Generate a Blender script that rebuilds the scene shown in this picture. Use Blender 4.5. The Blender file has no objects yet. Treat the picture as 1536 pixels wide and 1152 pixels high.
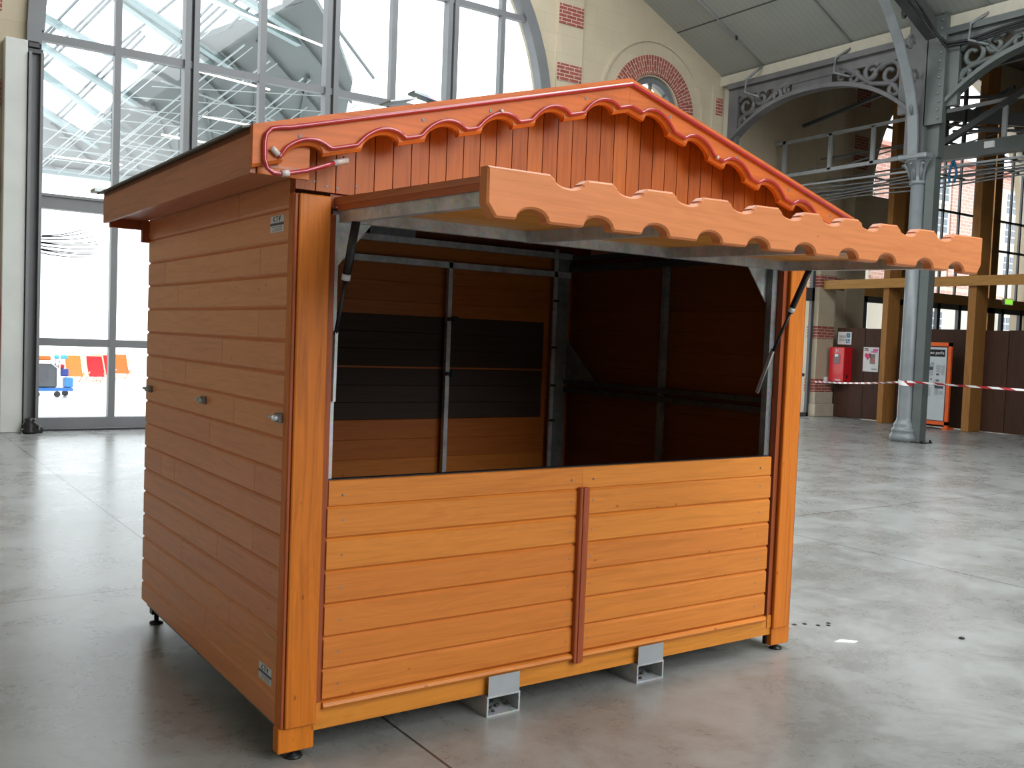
import bpy, bmesh, math, random
from mathutils import Vector, Matrix
random.seed(7)
C = bpy.context.scene.collection
SC = bpy.context.scene
PI = math.pi

# ------------------------------------------------------------------ camera
CAM = Vector((-1.4026, -3.5074, 1.6727))
R_ = Vector((0.82144694, -0.56896082, 0.03883946)).normalized()
F_ = Vector((0.57025603, 0.82018393, -0.04589534)).normalized()
U_ = R_.cross(F_)
cd = bpy.data.cameras.new('camera'); cam = bpy.data.objects.new('camera', cd); C.objects.link(cam)
cam.matrix_world = Matrix(((R_.x, U_.x, -F_.x, CAM.x), (R_.y, U_.y, -F_.y, CAM.y), (R_.z, U_.z, -F_.z, CAM.z), (0, 0, 0, 1)))
cd.sensor_width = 36.0; cd.lens = 1454.61 / 1536 * 36.0; cd.clip_end = 500
SC.camera = cam

# ------------------------------------------------------------------ daylight
w = bpy.data.worlds.new('overcast_sky'); SC.world = w; w.use_nodes = True
bg = w.node_tree.nodes['Background']
bg.inputs[0].default_value = (0.93, 0.97, 1.0, 1); bg.inputs[1].default_value = 3.2
SC.view_settings.view_transform = 'Standard'; SC.view_settings.look = 'None'
SC.view_settings.exposure = 0.0; SC.view_settings.gamma = 1.0
SC.view_settings.use_curve_mapping = False
SC.cycles.use_denoising = True
SC.cycles.max_bounces = 8; SC.cycles.diffuse_bounces = 5; SC.cycles.glossy_bounces = 4
SC.cycles.transparent_max_bounces = 12; SC.cycles.sample_clamp_indirect = 6
SC.cycles.caustics_reflective = False; SC.cycles.caustics_refractive = False

def area(name, loc, tgt, sx, sy, power, col=(0.95, 0.98, 1.0)):
    ld = bpy.data.lights.new(name, 'AREA'); ld.shape = 'RECTANGLE'; ld.size = sx; ld.size_y = sy
    ld.energy = power; ld.color = col
    o = bpy.data.objects.new(name, ld); C.objects.link(o); o.location = loc
    d = Vector(tgt) - Vector(loc); o.rotation_euler = d.to_track_quat('-Z', 'Y').to_euler()
    return o
# daylight entering by the tall glazed gable behind the camera and by the ridge skylight
area('gable_daylight', (6.0, -15.4, 8.0), (5.5, 0, 1.8), 12.0, 7.0, 1500)
area('skylight_daylight', (7.0, 1.0, 11.3), (7.0, 1.0, 0), 5.0, 24.0, 1700)

# ------------------------------------------------------------------ materials
def new_mat(name):
    m = bpy.data.materials.new(name); m.use_nodes = True
    nt = m.node_tree; b = nt.nodes['Principled BSDF']
    return m, nt, b
def N(nt, t, **k):
    n = nt.nodes.new(t)
    for a, v in k.items(): setattr(n, a, v)
    return n
def coords(nt, scale, kind='Object', rot=(0, 0, 0), loc=(0, 0, 0)):
    tc = N(nt, 'ShaderNodeTexCoord'); mp = N(nt, 'ShaderNodeMapping')
    mp.inputs['Scale'].default_value = scale; mp.inputs['Rotation'].default_value = rot; mp.inputs['Location'].default_value = loc
    nt.links.new(tc.outputs[kind], mp.inputs[0]); return mp.outputs[0]
def noise(nt, vec, scale, detail=4, rough=0.55, dist=0.0):
    n = N(nt, 'ShaderNodeTexNoise'); n.inputs['Scale'].default_value = scale; n.inputs['Detail'].default_value = detail
    n.inputs['Roughness'].default_value = rough; n.inputs['Distortion'].default_value = dist
    nt.links.new(vec, n.inputs['Vector']); return n.outputs['Fac']
def ramp(nt, fac, stops):
    r = N(nt, 'ShaderNodeValToRGB'); e = r.color_ramp.elements
    while len(e) > 1: e.remove(e[-1])
    e[0].position = stops[0][0]; e[0].color = (*stops[0][1], 1) if len(stops[0][1]) == 3 else stops[0][1]
    for p, c in stops[1:]:
        x = e.new(p); x.color = (*c, 1)
    nt.links.new(fac, r.inputs[0]); return r.outputs[0]
def mix(nt, fac, a, b, mode='MIX'):
    m = N(nt, 'ShaderNodeMix', data_type='RGBA', blend_type=mode)
    for s, v in ((m.inputs['Factor'], fac), (m.inputs[6], a), (m.inputs[7], b)):
        if hasattr(v, 'is_linked'): nt.links.new(v, s)
        elif isinstance(v, tuple): s.default_value = (*v, 1) if len(v) == 3 else v
        else: s.default_value = v
    return m.outputs[2]
def math_(nt, op, a, b=0.0, c=None):
    m = N(nt, 'ShaderNodeMath', operation=op)
    for i, v in enumerate((a, b) if c is None else (a, b, c)):
        if hasattr(v, 'is_linked'): nt.links.new(v, m.inputs[i])
        else: m.inputs[i].default_value = v
    return m.outputs[0]
def bump(nt, b, h, strength=0.2, dist=0.01):
    n = N(nt, 'ShaderNodeBump'); n.inputs['Strength'].default_value = strength; n.inputs['Distance'].default_value = dist
    nt.links.new(h, n.inputs['Height']); nt.links.new(n.outputs[0], b.inputs['Normal'])
def plain(name, col, rough=0.5, metal=0.0, var=0.12, scale=6.0, emit=None):
    m, nt, b = new_mat(name)
    v = coords(nt, (1, 1, 1)); f = noise(nt, v, scale, 5)
    lo = tuple(c * (1 - var) for c in col); hi = tuple(min(1, c * (1 + var)) for c in col)
    nt.links.new(ramp(nt, f, [(0.3, lo), (0.7, hi)]), b.inputs['Base Color'])
    b.inputs['Roughness'].default_value = rough; b.inputs['Metallic'].default_value = metal
    if emit: b.inputs['Emission Color'].default_value = (*emit[0], 1); b.inputs['Emission Strength'].default_value = emit[1]
    return m
def wood(name, col, axis, rough=0.42, isl=0.16, grain=0.3, knots=True, fine=34, spec=0.28, coat=0.03):
    m, nt, b = new_mat(name)
    s = [fine, fine, fine]; s['xyz'.index(axis)] = 1.6
    geo = N(nt, 'ShaderNodeNewGeometry'); ri = geo.outputs['Random Per Island']
    tc = N(nt, 'ShaderNodeTexCoord')
    off = N(nt, 'ShaderNodeVectorMath', operation='ADD'); cmb = N(nt, 'ShaderNodeCombineXYZ')
    r10 = math_(nt, 'MULTIPLY', ri, 9.0)
    for i in range(3): nt.links.new(r10, cmb.inputs[i])
    nt.links.new(tc.outputs['Object'], off.inputs[0]); nt.links.new(cmb.outputs[0], off.inputs[1])
    mp = N(nt, 'ShaderNodeMapping'); mp.inputs['Scale'].default_value = s; nt.links.new(off.outputs[0], mp.inputs[0])
    g = noise(nt, mp.outputs[0], 1.0, 5, 0.6, 1.4)
    lo = tuple(c * (1 - grain) for c in col); hi = tuple(min(1, c * (1 + grain * 0.5)) for c in col)
    lo = (lo[0], lo[1] * 0.93, lo[2] * 0.85)
    c1 = ramp(nt, g, [(0.28, lo), (0.5, col), (0.75, hi)])
    # broad cathedral figure
    s2 = [5, 5, 5]; s2['xyz'.index(axis)] = 0.7
    mp2 = N(nt, 'ShaderNodeMapping'); mp2.inputs['Scale'].default_value = s2; nt.links.new(off.outputs[0], mp2.inputs[0])
    wv = noise(nt, mp2.outputs[0], 1.0, 2, 0.5, 0.6)
    rings = math_(nt, 'SINE', math_(nt, 'MULTIPLY', wv, 95.0))
    c2 = mix(nt, math_(nt, 'MULTIPLY_ADD', rings, 0.09, 0.09), c1, tuple(c * 0.72 for c in col))
    val = math_(nt, 'MULTIPLY_ADD', ri, isl, 1 - isl * 0.5)
    hs = N(nt, 'ShaderNodeHueSaturation'); nt.links.new(c2, hs.inputs['Color']); nt.links.new(val, hs.inputs['Value'])
    nt.links.new(math_(nt, 'MULTIPLY_ADD', ri, 0.006, 0.497), hs.inputs['Hue'])
    out = hs.outputs[0]
    if knots:
        s3 = [15, 15, 15]; s3['xyz'.index(axis)] = 8.0
        mp3 = N(nt, 'ShaderNodeMapping'); mp3.inputs['Scale'].default_value = s3; nt.links.new(off.outputs[0], mp3.inputs[0])
        vo = N(nt, 'ShaderNodeTexVoronoi'); vo.inputs['Scale'].default_value = 1.0; nt.links.new(mp3.outputs[0], vo.inputs['Vector'])
        k = ramp(nt, vo.outputs['Distance'], [(0.045, (1, 1, 1)), (0.11, (0, 0, 0))])
        sel = N(nt, 'ShaderNodeSeparateColor'); nt.links.new(vo.outputs['Color'], sel.inputs[0])
        k2 = math_(nt, 'MULTIPLY', math_(nt, 'GREATER_THAN', sel.outputs[0], 0.60), math_(nt, 'MULTIPLY', k, 0.7))
        out = mix(nt, k2, out, tuple(c * f for c, f in zip(col, (0.38, 0.26, 0.25))))
    nt.links.new(out, b.inputs['Base Color'])
    b.inputs['Roughness'].default_value = rough
    b.inputs['Specular IOR Level'].default_value = spec; b.inputs['Coat Weight'].default_value = coat; b.inputs['Coat Roughness'].default_value = 0.3
    bump(nt, b, g, 0.12, 0.004)
    return m
def bricks(name, axis, uv=False, w_=0.25, h_=0.075):
    m, nt, b = new_mat(name)
    if uv: v = coords(nt, (1, 1, 1), 'UV')
    else: v = coords(nt, (1, 1, 1), 'Object', rot=(PI / 2, 0, 0) if axis == 'y' else (PI / 2, 0, PI / 2))
    br = N(nt, 'ShaderNodeTexBrick'); nt.links.new(v, br.inputs['Vector'])
    br.inputs['Color1'].default_value = (0.23, 0.05, 0.04, 1); br.inputs['Color2'].default_value = (0.30, 0.08, 0.055, 1)
    br.inputs['Mortar'].default_value = (0.52, 0.42, 0.34, 1); br.inputs['Scale'].default_value = 1.0
    br.inputs['Brick Width'].default_value = w_; br.inputs['Row Height'].default_value = h_
    br.inputs['Mortar Size'].default_value = 0.0075; br.inputs['Mortar Smooth'].default_value = 0.1
    nt.links.new(br.outputs['Color'], b.inputs['Base Color']); b.inputs['Roughness'].default_value = 0.8
    return m
def galv(name='galvanised_steel', col=(0.50, 0.52, 0.54), rough=0.42):
    m, nt, b = new_mat(name)
    v = coords(nt, (1, 1, 1))
    vo = N(nt, 'ShaderNodeTexVoronoi'); vo.inputs['Scale'].default_value = 60; nt.links.new(v, vo.inputs['Vector'])
    n = noise(nt, v, 9, 4)
    a = ramp(nt, n, [(0.3, tuple(c * 0.7 for c in col)), (0.7, tuple(c * 1.2 for c in col))])
    nt.links.new(mix(nt, 0.25, a, vo.outputs['Color'], 'SOFT_LIGHT'), b.inputs['Base Color'])
    b.inputs['Metallic'].default_value = 0.35; b.inputs['Roughness'].default_value = rough
    return m

COL = (0.61, 0.205, 0.034)
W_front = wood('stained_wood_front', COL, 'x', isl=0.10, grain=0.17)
W_inner = wood('shade_darkened_inner_boards', (0.42, 0.125, 0.018), 'x', isl=0.15, grain=0.2)  # stall wood darkened: the interior shade is put into its colour
W_innery = wood('shade_darkened_inner_side_boards', (0.20, 0.058, 0.012), 'y', isl=0.15, grain=0.2)  # side boards likewise darkened to paint the shade inside
W_side = wood('stained_wood_side', (0.64, 0.235, 0.085), 'y', rough=0.36, isl=0.08, grain=0.15, spec=0.5, coat=0.15)
W_vert = wood('stained_wood_upright', (0.56, 0.155, 0.014), 'z', grain=0.35)
W_gable = wood('stained_wood_gable', (0.41, 0.108, 0.018), 'z', isl=0.25, knots=False)
W_fascia = wood('stained_wood_fascia', (0.56, 0.142, 0.024), 'x', isl=0.0, grain=0.22, fine=26)
W_pale = wood('pale_stained_wood', (0.60, 0.205, 0.070), 'x', rough=0.5, isl=0.0, grain=0.15, fine=26)
W_red = wood('red_brown_wood', (0.32, 0.075, 0.028), 'z', isl=0.05, knots=False)
W_redx = wood('red_brown_wood_lying', (0.42, 0.11, 0.04), 'y', isl=0.05, knots=False)
W_brown = wood('brown_eave_wood', (0.46, 0.145, 0.06), 'y', isl=0.1, spec=0.5)
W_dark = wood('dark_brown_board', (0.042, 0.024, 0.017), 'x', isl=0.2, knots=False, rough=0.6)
GALV = galv(); GALVD = galv('dull_galvanised_steel', (0.20, 0.21, 0.22), 0.55)
BLACK = plain('black_metal', (0.015, 0.015, 0.017), 0.35, 0.3)
SHEET = plain('grey_roof_sheet', (0.13, 0.14, 0.13), 0.6)
ROPE = plain('red_rope_tube', (0.36, 0.018, 0.035), 0.12, var=0.05); ROPE.node_tree.nodes['Principled BSDF'].inputs['Coat Weight'].default_value = 0.6
CLEAR = plain('clear_plastic', (0.52, 0.46, 0.44), 0.2)
WHITEP = plain('white_plastic', (0.75, 0.76, 0.76), 0.4, var=0.04)
STICK = plain('silver_sticker', (0.58, 0.62, 0.68), 0.4, var=0.1)
STICKD = plain('dark_sticker_band', (0.05, 0.055, 0.09), 0.5)
STEELG = plain('grey_painted_steel', (0.145, 0.15, 0.155), 0.45, var=0.08, scale=2)
STEELD = plain('dark_grey_painted_steel', (0.065, 0.068, 0.072), 0.45, var=0.1, scale=2)
IRONL = plain('light_grey_cast_iron', (0.185, 0.205, 0.215), 0.35, var=0.12, scale=3)
IRONG = plain('greenish_grey_steel', (0.085, 0.10, 0.095), 0.4, var=0.1, scale=3)
IROND = plain('dusty_grey_iron', (0.115, 0.115, 0.118), 0.5, var=0.3, scale=1.4)
RAILM = plain('pale_grey_rail_paint', (0.36, 0.38, 0.39), 0.45)
TIMBER = wood('glued_timber', (0.34, 0.155, 0.042), 'z', isl=0.1, grain=0.25, rough=0.55, fine=12)
TIMBERX = wood('glued_timber_lying', (0.42, 0.21, 0.06), 'y', isl=0.1, grain=0.25, rough=0.55, fine=12)
PARTI = wood('dark_partition_boards', (0.055, 0.024, 0.015), 'z', isl=0.5, knots=False, rough=0.6, fine=14)
RED = plain('glossy_red_paint', (0.62, 0.012, 0.018), 0.25, var=0.05)
REDD = plain('dull_red_paint', (0.50, 0.02, 0.02), 0.4, var=0.05)
CREAM = plain('cream_gutter_paint', (0.50, 0.47, 0.38), 0.6, var=0.06)
STONE2 = plain('plinth_stone', (0.44, 0.38, 0.29), 0.85, var=0.1, scale=4)
WHITEC = plain('off_white_cladding', (0.55, 0.57, 0.54), 0.7, var=0.06, scale=2)
def stone_mat():
    m, nt, b = new_mat('cream_stone')
    v = coords(nt, (1, 1, 1), rot=(PI / 2, 0, 0))
    br = N(nt, 'ShaderNodeTexBrick'); nt.links.new(v, br.inputs['Vector'])
    br.inputs['Color1'].default_value = (0.50, 0.43, 0.315, 1); br.inputs['Color2'].default_value = (0.47, 0.405, 0.295, 1)
    br.inputs['Mortar'].default_value = (0.44, 0.375, 0.275, 1); br.inputs['Scale'].default_value = 1.0
    br.inputs['Brick Width'].default_value = 0.9; br.inputs['Row Height'].default_value = 0.38; br.inputs['Mortar Size'].default_value = 0.008
    n = noise(nt, coords(nt, (1, 1, 1)), 0.9, 6, 0.6)
    c = mix(nt, ramp(nt, n, [(0.35, (0, 0, 0)), (0.75, (0.5, 0.5, 0.5))]), br.outputs['Color'], (0.36, 0.29, 0.20))
    nt.links.new(c, b.inputs['Base Color']); b.inputs['Roughness'].default_value = 0.9; return m
STONE = stone_mat()
BRICKY = bricks('red_brick_band', 'y'); BRICKX = bricks('red_brick_band_turned', 'x')
BRICKR = bricks('radial_red_brick', 'y', uv=True)
def floor_mat():
    m, nt, b = new_mat('polished_concrete')
    v = coords(nt, (1, 1, 1))
    n1 = noise(nt, v, 0.45, 8, 0.6, 0.3); n2 = noise(nt, v, 1.5, 14, 0.78, 0.3)
    n3 = noise(nt, v, 40, 4, 0.6)
    c1 = ramp(nt, n1, [(0.3, (0.205, 0.208, 0.198)), (0.5, (0.265, 0.275, 0.265)), (0.72, (0.325, 0.342, 0.335))])
    c2 = mix(nt, ramp(nt, n2, [(0.36, (0.6, 0.6, 0.6)), (0.55, (0, 0, 0))]), c1, (0.165, 0.158, 0.145))
    c2 = mix(nt, ramp(nt, n2, [(0.50, (0, 0, 0)), (0.66, (0.7, 0.7, 0.7))]), c2, (0.37, 0.395, 0.39))
    # scuffs
    v2 = coords(nt, (1.0, 4.0, 1), rot=(0, 0, 0.7)); n4 = noise(nt, v2, 2.6, 12, 0.8, 1.0)
    c3 = mix(nt, ramp(nt, n4, [(0.66, (0, 0, 0)), (0.78, (0.5, 0.5, 0.5))]), c2, (0.085, 0.078, 0.07))
    v3 = coords(nt, (3.0, 1.0, 1), rot=(0, 0, -0.3)); n6 = noise(nt, v3, 1.3, 12, 0.85, 0.5)
    c3 = mix(nt, ramp(nt, n6, [(0.64, (0, 0, 0)), (0.72, (0.35, 0.35, 0.35))]), c3, (0.10, 0.09, 0.078))
    c3 = mix(nt, math_(nt, 'MULTIPLY', n3, 0.18), c3, (0.15, 0.147, 0.142))
    # sawn joints
    sp = N(nt, 'ShaderNodeSeparateXYZ'); tc = N(nt, 'ShaderNodeTexCoord'); nt.links.new(tc.outputs['Object'], sp.inputs[0])
    ls = []
    for i, o in ((0, 0.56), (1, 2.83)):
        a = math_(nt, 'DIVIDE', math_(nt, 'SUBTRACT', sp.outputs[i], o), 5.19)
        fr = math_(nt, 'ABSOLUTE', math_(nt, 'SUBTRACT', math_(nt, 'FRACT', math_(nt, 'ADD', a, 0.5)), 0.5))
        ls.append(math_(nt, 'LESS_THAN', fr, 0.0012))
    j = math_(nt, 'MAXIMUM', ls[0], ls[1])
    c4 = mix(nt, math_(nt, 'MULTIPLY', j, 0.95), c3, (0.035, 0.032, 0.03))
    nt.links.new(c4, b.inputs['Base Color'])
    rr = N(nt, 'ShaderNodeMapRange'); rr.inputs['To Min'].default_value = 0.12; rr.inputs['To Max'].default_value = 0.46
    nt.links.new(n2, rr.inputs['Value']); nt.links.new(rr.outputs[0], b.inputs['Roughness'])
    b.inputs['Specular IOR Level'].default_value = 0.62
    v5 = coords(nt, (1, 1, 1)); n5 = noise(nt, v5, 1.6, 3, 0.5)
    bump(nt, b, n5, 0.12, 0.02)
    return m
FLOOR = floor_mat()
def ceil_mat():
    m, nt, b = new_mat('grey_ceiling_boards')
    sp = N(nt, 'ShaderNodeSeparateXYZ'); tc = N(nt, 'ShaderNodeTexCoord'); nt.links.new(tc.outputs['Object'], sp.inputs[0])
    fr = math_(nt, 'FRACT', math_(nt, 'DIVIDE', sp.outputs[1], 0.14))
    l = math_(nt, 'LESS_THAN', fr, 0.12)
    a = math_(nt, 'FRACT', math_(nt, 'DIVIDE', math_(nt, 'SUBTRACT', sp.outputs[0], 14.03), 3.1))
    j = math_(nt, 'LESS_THAN', a, 0.012)
    n = noise(nt, coords(nt, (1, 1, 1)), 1.2, 4)
    c = ramp(nt, n, [(0.3, (0.34, 0.365, 0.34)), (0.7, (0.38, 0.40, 0.37))])
    c = mix(nt, math_(nt, 'MULTIPLY', l, 0.25), c, (0.12, 0.13, 0.12)); c = mix(nt, math_(nt, 'MULTIPLY', j, 0.9), c, (0.03, 0.03, 0.03))
    nt.links.new(c, b.inputs['Base Color']); b.inputs['Roughness'].default_value = 0.55; return m
CEIL = ceil_mat()
AISLEC = plain('brown_aisle_ceiling', (0.09, 0.06, 0.035), 0.8)
PAVE = plain('pale_courtyard_paving', (0.80, 0.80, 0.79), 0.25, var=0.03)
def glass_mat():
    m, nt, b = new_mat('window_glass'); nt.nodes.remove(b)
    t = N(nt, 'ShaderNodeBsdfTransparent'); t.inputs[0].default_value = (0.95, 0.98, 0.98, 1)
    g = N(nt, 'ShaderNodeBsdfGlossy'); g.inputs['Roughness'].default_value = 0.02
    lw = N(nt, 'ShaderNodeLayerWeight'); lw.inputs[0].default_value = 0.5
    mx = N(nt, 'ShaderNodeMixShader'); nt.links.new(math_(nt, 'MULTIPLY_ADD', math_(nt, 'POWER', lw.outputs['Facing'], 5.0), 0.6, 0.05), mx.inputs[0]); nt.links.new(t.outputs[0], mx.inputs[1]); nt.links.new(g.outputs[0], mx.inputs[2])
    nt.links.new(mx.outputs[0], nt.nodes['Material Output'].inputs[0]); return m
GLASS = glass_mat()
def tape_mat():
    m, nt, b = new_mat('red_white_tape')
    tc = N(nt, 'ShaderNodeTexCoord'); sp = N(nt, 'ShaderNodeSeparateXYZ'); nt.links.new(tc.outputs['UV'], sp.inputs[0])
    f = math_(nt, 'FRACT', math_(nt, 'ADD', math_(nt, 'DIVIDE', sp.outputs[0], 0.42), math_(nt, 'MULTIPLY', sp.outputs[1], 0.25)))
    nt.links.new(mix(nt, math_(nt, 'GREATER_THAN', f, 0.5), (0.85, 0.85, 0.85), (0.45, 0.02, 0.03)), b.inputs['Base Color'])
    b.inputs['Roughness'].default_value = 0.4; return m
TAPE = tape_mat()

# ------------------------------------------------------------------ mesh helpers
class MB:
    def __init__(s): s.bm = bmesh.new(); s.uv = None
    def box(s, x0, x1, y0, y1, z0, z1, bev=0.0, M=None):
        vs = [s.bm.verts.new((x, y, z)) for x in (x0, x1) for y in (y0, y1) for z in (z0, z1)]
        fs = [s.bm.faces.new([vs[i] for i in q]) for q in ((0, 1, 3, 2), (4, 6, 7, 5), (0, 4, 5, 1), (2, 3, 7, 6), (0, 2, 6, 4), (1, 5, 7, 3))]
        if bev:
            es = list({e for f in fs for e in f.edges})
            r = bmesh.ops.bevel(s.bm, geom=es, offset=bev, segments=1, affect='EDGES', profile=0.5)
            vs = list({v for f in r['faces'] for v in f.verts} | {v for v in vs if v.is_valid})
        if M: bmesh.ops.transform(s.bm, matrix=M, verts=[v for v in vs if v.is_valid])
        return s
    def prism(s, pts, vec):
        a = [s.bm.verts.new(p) for p in pts]; b = [s.bm.verts.new(Vector(p) + Vector(vec)) for p in pts]
        n = len(pts); s.bm.faces.new(a); s.bm.faces.new(b[::-1])
        for i in range(n): s.bm.faces.new((a[i], b[i], b[(i + 1) % n], a[(i + 1) % n]))
        return s
    def tube(s, pts, r, seg=8, cap=True):
        pts = [Vector(p) for p in pts]; rings = []
        rad = r if isinstance(r, (list, tuple)) else [r] * len(pts)
        up = None
        for i, p in enumerate(pts):
            t = (pts[min(i + 1, len(pts) - 1)] - pts[max(i - 1, 0)]).normalized()
            if up is None: up = Vector((0, 0, 1)) if abs(t.z) < 0.9 else Vector((1, 0, 0))
            a = t.cross(up).normalized(); bb = a.cross(t).normalized(); up = bb
            rings.append([s.bm.verts.new(p + a * math.cos(2 * PI * k / seg) * rad[i] + bb * math.sin(2 * PI * k / seg) * rad[i]) for k in range(seg)])
        for i in range(len(rings) - 1):
            for k in range(seg):
                f = s.bm.faces.new((rings[i][k], rings[i][(k + 1) % seg], rings[i + 1][(k + 1) % seg], rings[i + 1][k])); f.smooth = seg > 4
        if cap: s.bm.faces.new(rings[0][::-1]); s.bm.faces.new(rings[-1])
        return s
    def bar(s, p0, p1, wd, ht, up=(0, 0, 1)):
        p0 = Vector(p0); p1 = Vector(p1); t = (p1 - p0).normalized(); u = Vector(up)
        if abs(t.dot(u)) > 0.95: u = Vector((0, 1, 0)) if abs(t.y) < .9 else Vector((1, 0, 0))
        a = t.cross(u).normalized() * wd / 2; b = a.cross(t).normalized() * ht / 2
        return s.prism([p0 + a + b, p0 - a + b, p0 - a - b, p0 + a - b], p1 - p0)
    def lathe(s, c, prof, seg=24):
        rings = [[s.bm.verts.new((c[0] + r * math.cos(2 * PI * k / seg), c[1] + r * math.sin(2 * PI * k / seg), c[2] + z)) for k in range(seg)] for r, z in prof]
        for i in range(len(rings) - 1):
            for k in range(seg):
                f = s.bm.faces.new((rings[i][k], rings[i][(k + 1) % seg], rings[i + 1][(k + 1) % seg], rings[i + 1][k])); f.smooth = True
        s.bm.faces.new(rings[0][::-1]); s.bm.faces.new(rings[-1]); return s
    def strip(s, pts, vec):   # ribbon with thickness zero replaced by prism pieces
        for a, b in zip(pts[:-1], pts[1:]): pass
        return s
    def build(s, name, mat, parent=None, origin=None):
        bmesh.ops.recalc_face_normals(s.bm, faces=s.bm.faces)
        o0 = Vector(origin) if origin else (Vector(parent['_o']) if parent and '_o' in parent else Vector((0, 0, 0)))
        me = bpy.data.meshes.new(name)
        bmesh.ops.translate(s.bm, verts=s.bm.verts, vec=-o0)
        s.bm.to_mesh(me); s.bm.free(); me.materials.append(mat)
        o = bpy.data.objects.new(name, me); C.objects.link(o)
        o['_o'] = tuple(o0)
        if parent:
            o.parent = parent; o.location = o0 - Vector(parent['_o'])
        else: o.location = o0
        return o
def tag(o, label=None, cat=None, group=None, kind=None):
    if label: o['label'] = label
    if cat: o['category'] = cat
    if group: o['group'] = group
    if kind: o['kind'] = kind
    return o
def thing(name, label, cat, loc, group=None):
    o = bpy.data.objects.new(name, None); C.objects.link(o); o.location = loc; o['_o'] = tuple(loc); o.empty_display_size = 0.1
    return tag(o, label, cat, group)
def struct(o): o['kind'] = 'structure'; return o
def text_(name, body, size, loc, xd, yd, mat, parent, th=0.001, align='CENTER', sx=1.0):
    cu = bpy.data.curves.new(name + '_curve', 'FONT'); cu.body = body; cu.size = size; cu.align_x = align; cu.align_y = 'CENTER'; cu.extrude = th; cu.resolution_u = 2
    t = bpy.data.objects.new('tmp_text', cu); C.objects.link(t)
    bpy.context.view_layer.update()
    me = bpy.data.meshes.new_from_object(t.evaluated_get(bpy.context.evaluated_depsgraph_get()))
    bpy.data.objects.remove(t); bpy.data.curves.remove(cu)
    me.name = name; me.materials.clear(); me.materials.append(mat)
    X = Vector(xd).normalized() * sx; Y = Vector(yd).normalized(); Z = Vector(xd).normalized().cross(Y)
    M = Matrix(((X.x, Y.x, Z.x, 0), (X.y, Y.y, Z.y, 0), (X.z, Y.z, Z.z, 0), (0, 0, 0, 1)))
    me.transform(M)
    o = bpy.data.objects.new(name, me); C.objects.link(o)
    o['_o'] = tuple(loc)
    if parent: o.parent = parent; o.location = Vector(loc) - Vector(parent['_o'])
    else: o.location = loc
    return o

# ================================================================== SETTING
YA = 12.75
struct(MB().box(-8, 34, -16, YA + 0.5, -0.2, 0).build('floor', FLOOR))
struct(MB().box(-8, 60, YA + 0.5, 60, -0.22, -0.02).build('courtyard_ground', PAVE))
XC = 5.715
def ztop(x):
    if x < -4.1: return 9.0
    if x <= 15.9: return 7.84 + 0.465 * (15.9 - max(x, 2 * XC - x))
    return 10.6
def wall_open(name, y0, y1, x0, x1, top, opens, mat, step=0.25):
    xs = {x0, x1, 15.9, -4.1, XC}
    x = x0
    while x < x1: xs.add(round(x, 3)); x += step
    for o in opens:
        n = 36
        for i in range(n + 1): xs.add(round(o['c'] - o['h'] * math.cos(PI * i / n), 4))
    xs = sorted(v for v in xs if x0 <= v <= x1)
    mb = MB(); bm = mb.bm
    def rng(o, x):
        d = o['h'] ** 2 - (x - o['c']) ** 2
        if o['t'] == 'rect': return (o['z0'], o['z1'])
        a = math.sqrt(max(0, d))
        return (o['z0'], o['s'] + a) if o['t'] == 'arch' else (o['s'] - a, o['s'] + a)
    def quad(p): bm.faces.new([bm.verts.new(q) for q in p])
    for a, b in zip(xs[:-1], xs[1:]):
        m = (a + b) / 2; o = next((o for o in opens if abs(m - o['c']) < o['h']), None)
        cells = []
        if o is None: cells = [((0, 0), (top(a + 1e-6), top(b - 1e-6)))]
        else:
            la, ha = rng(o, a); lb, hb = rng(o, b)
            if o['t'] == 'round' or o['z0'] > 0: cells.append(((0, 0), (la, lb))); quad([(a, y0, la), (b, y0, lb), (b, y1, lb), (a, y1, la)])
            cells.append(((ha, hb), (top(a + 1e-6), top(b - 1e-6)))); quad([(a, y0, ha), (b, y0, hb), (b, y1, hb), (a, y1, ha)])
        for (l0, l1), (h0, h1) in cells:
            for y in (y0, y1): quad([(a, y, l0), (b, y, l1), (b, y, h1), (a, y, h0)])
    for o in opens:
        if o['t'] != 'round':
            zt = o['z1'] if o['t'] == 'rect' else o['s']
            for x in (o['c'] - o['h'], o['c'] + o['h']): quad([(x, y0, o['z0']), (x, y1, o['z0']), (x, y1, zt), (x, y0, zt)])
    bmesh.ops.remove_doubles(bm, verts=bm.verts, dist=0.0005)
    return struct(mb.build(name, mat))
OPEN = [dict(t='arch', c=XC, h=4.86, z0=0, s=6.0), dict(t='round', c=13.42, h=0.76, s=6.85),
        dict(t='rect', c=17.9, h=1.4, z0=0, z1=4.3), dict(t='arch', c=25.6, h=4.2, z0=0, s=5.9)]
wall_back = wall_open('wall_back', YA, YA + 0.5, -8, 34, ztop, OPEN, STONE)
wall_open('wall_front', -16.5, -16, -8, 34, ztop, [dict(t='arch', c=XC, h=5.6, z0=4.6, s=6.0)], STONE)
struct(MB().box(-8.4, -8, -16, YA + .5, 0, 9).build('wall_left', STONE))
mb = MB(); mb.box(34, 34.4, -16, YA + .5, 0, 10.6)
struct(mb.build('wall_right', STONE))
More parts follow.
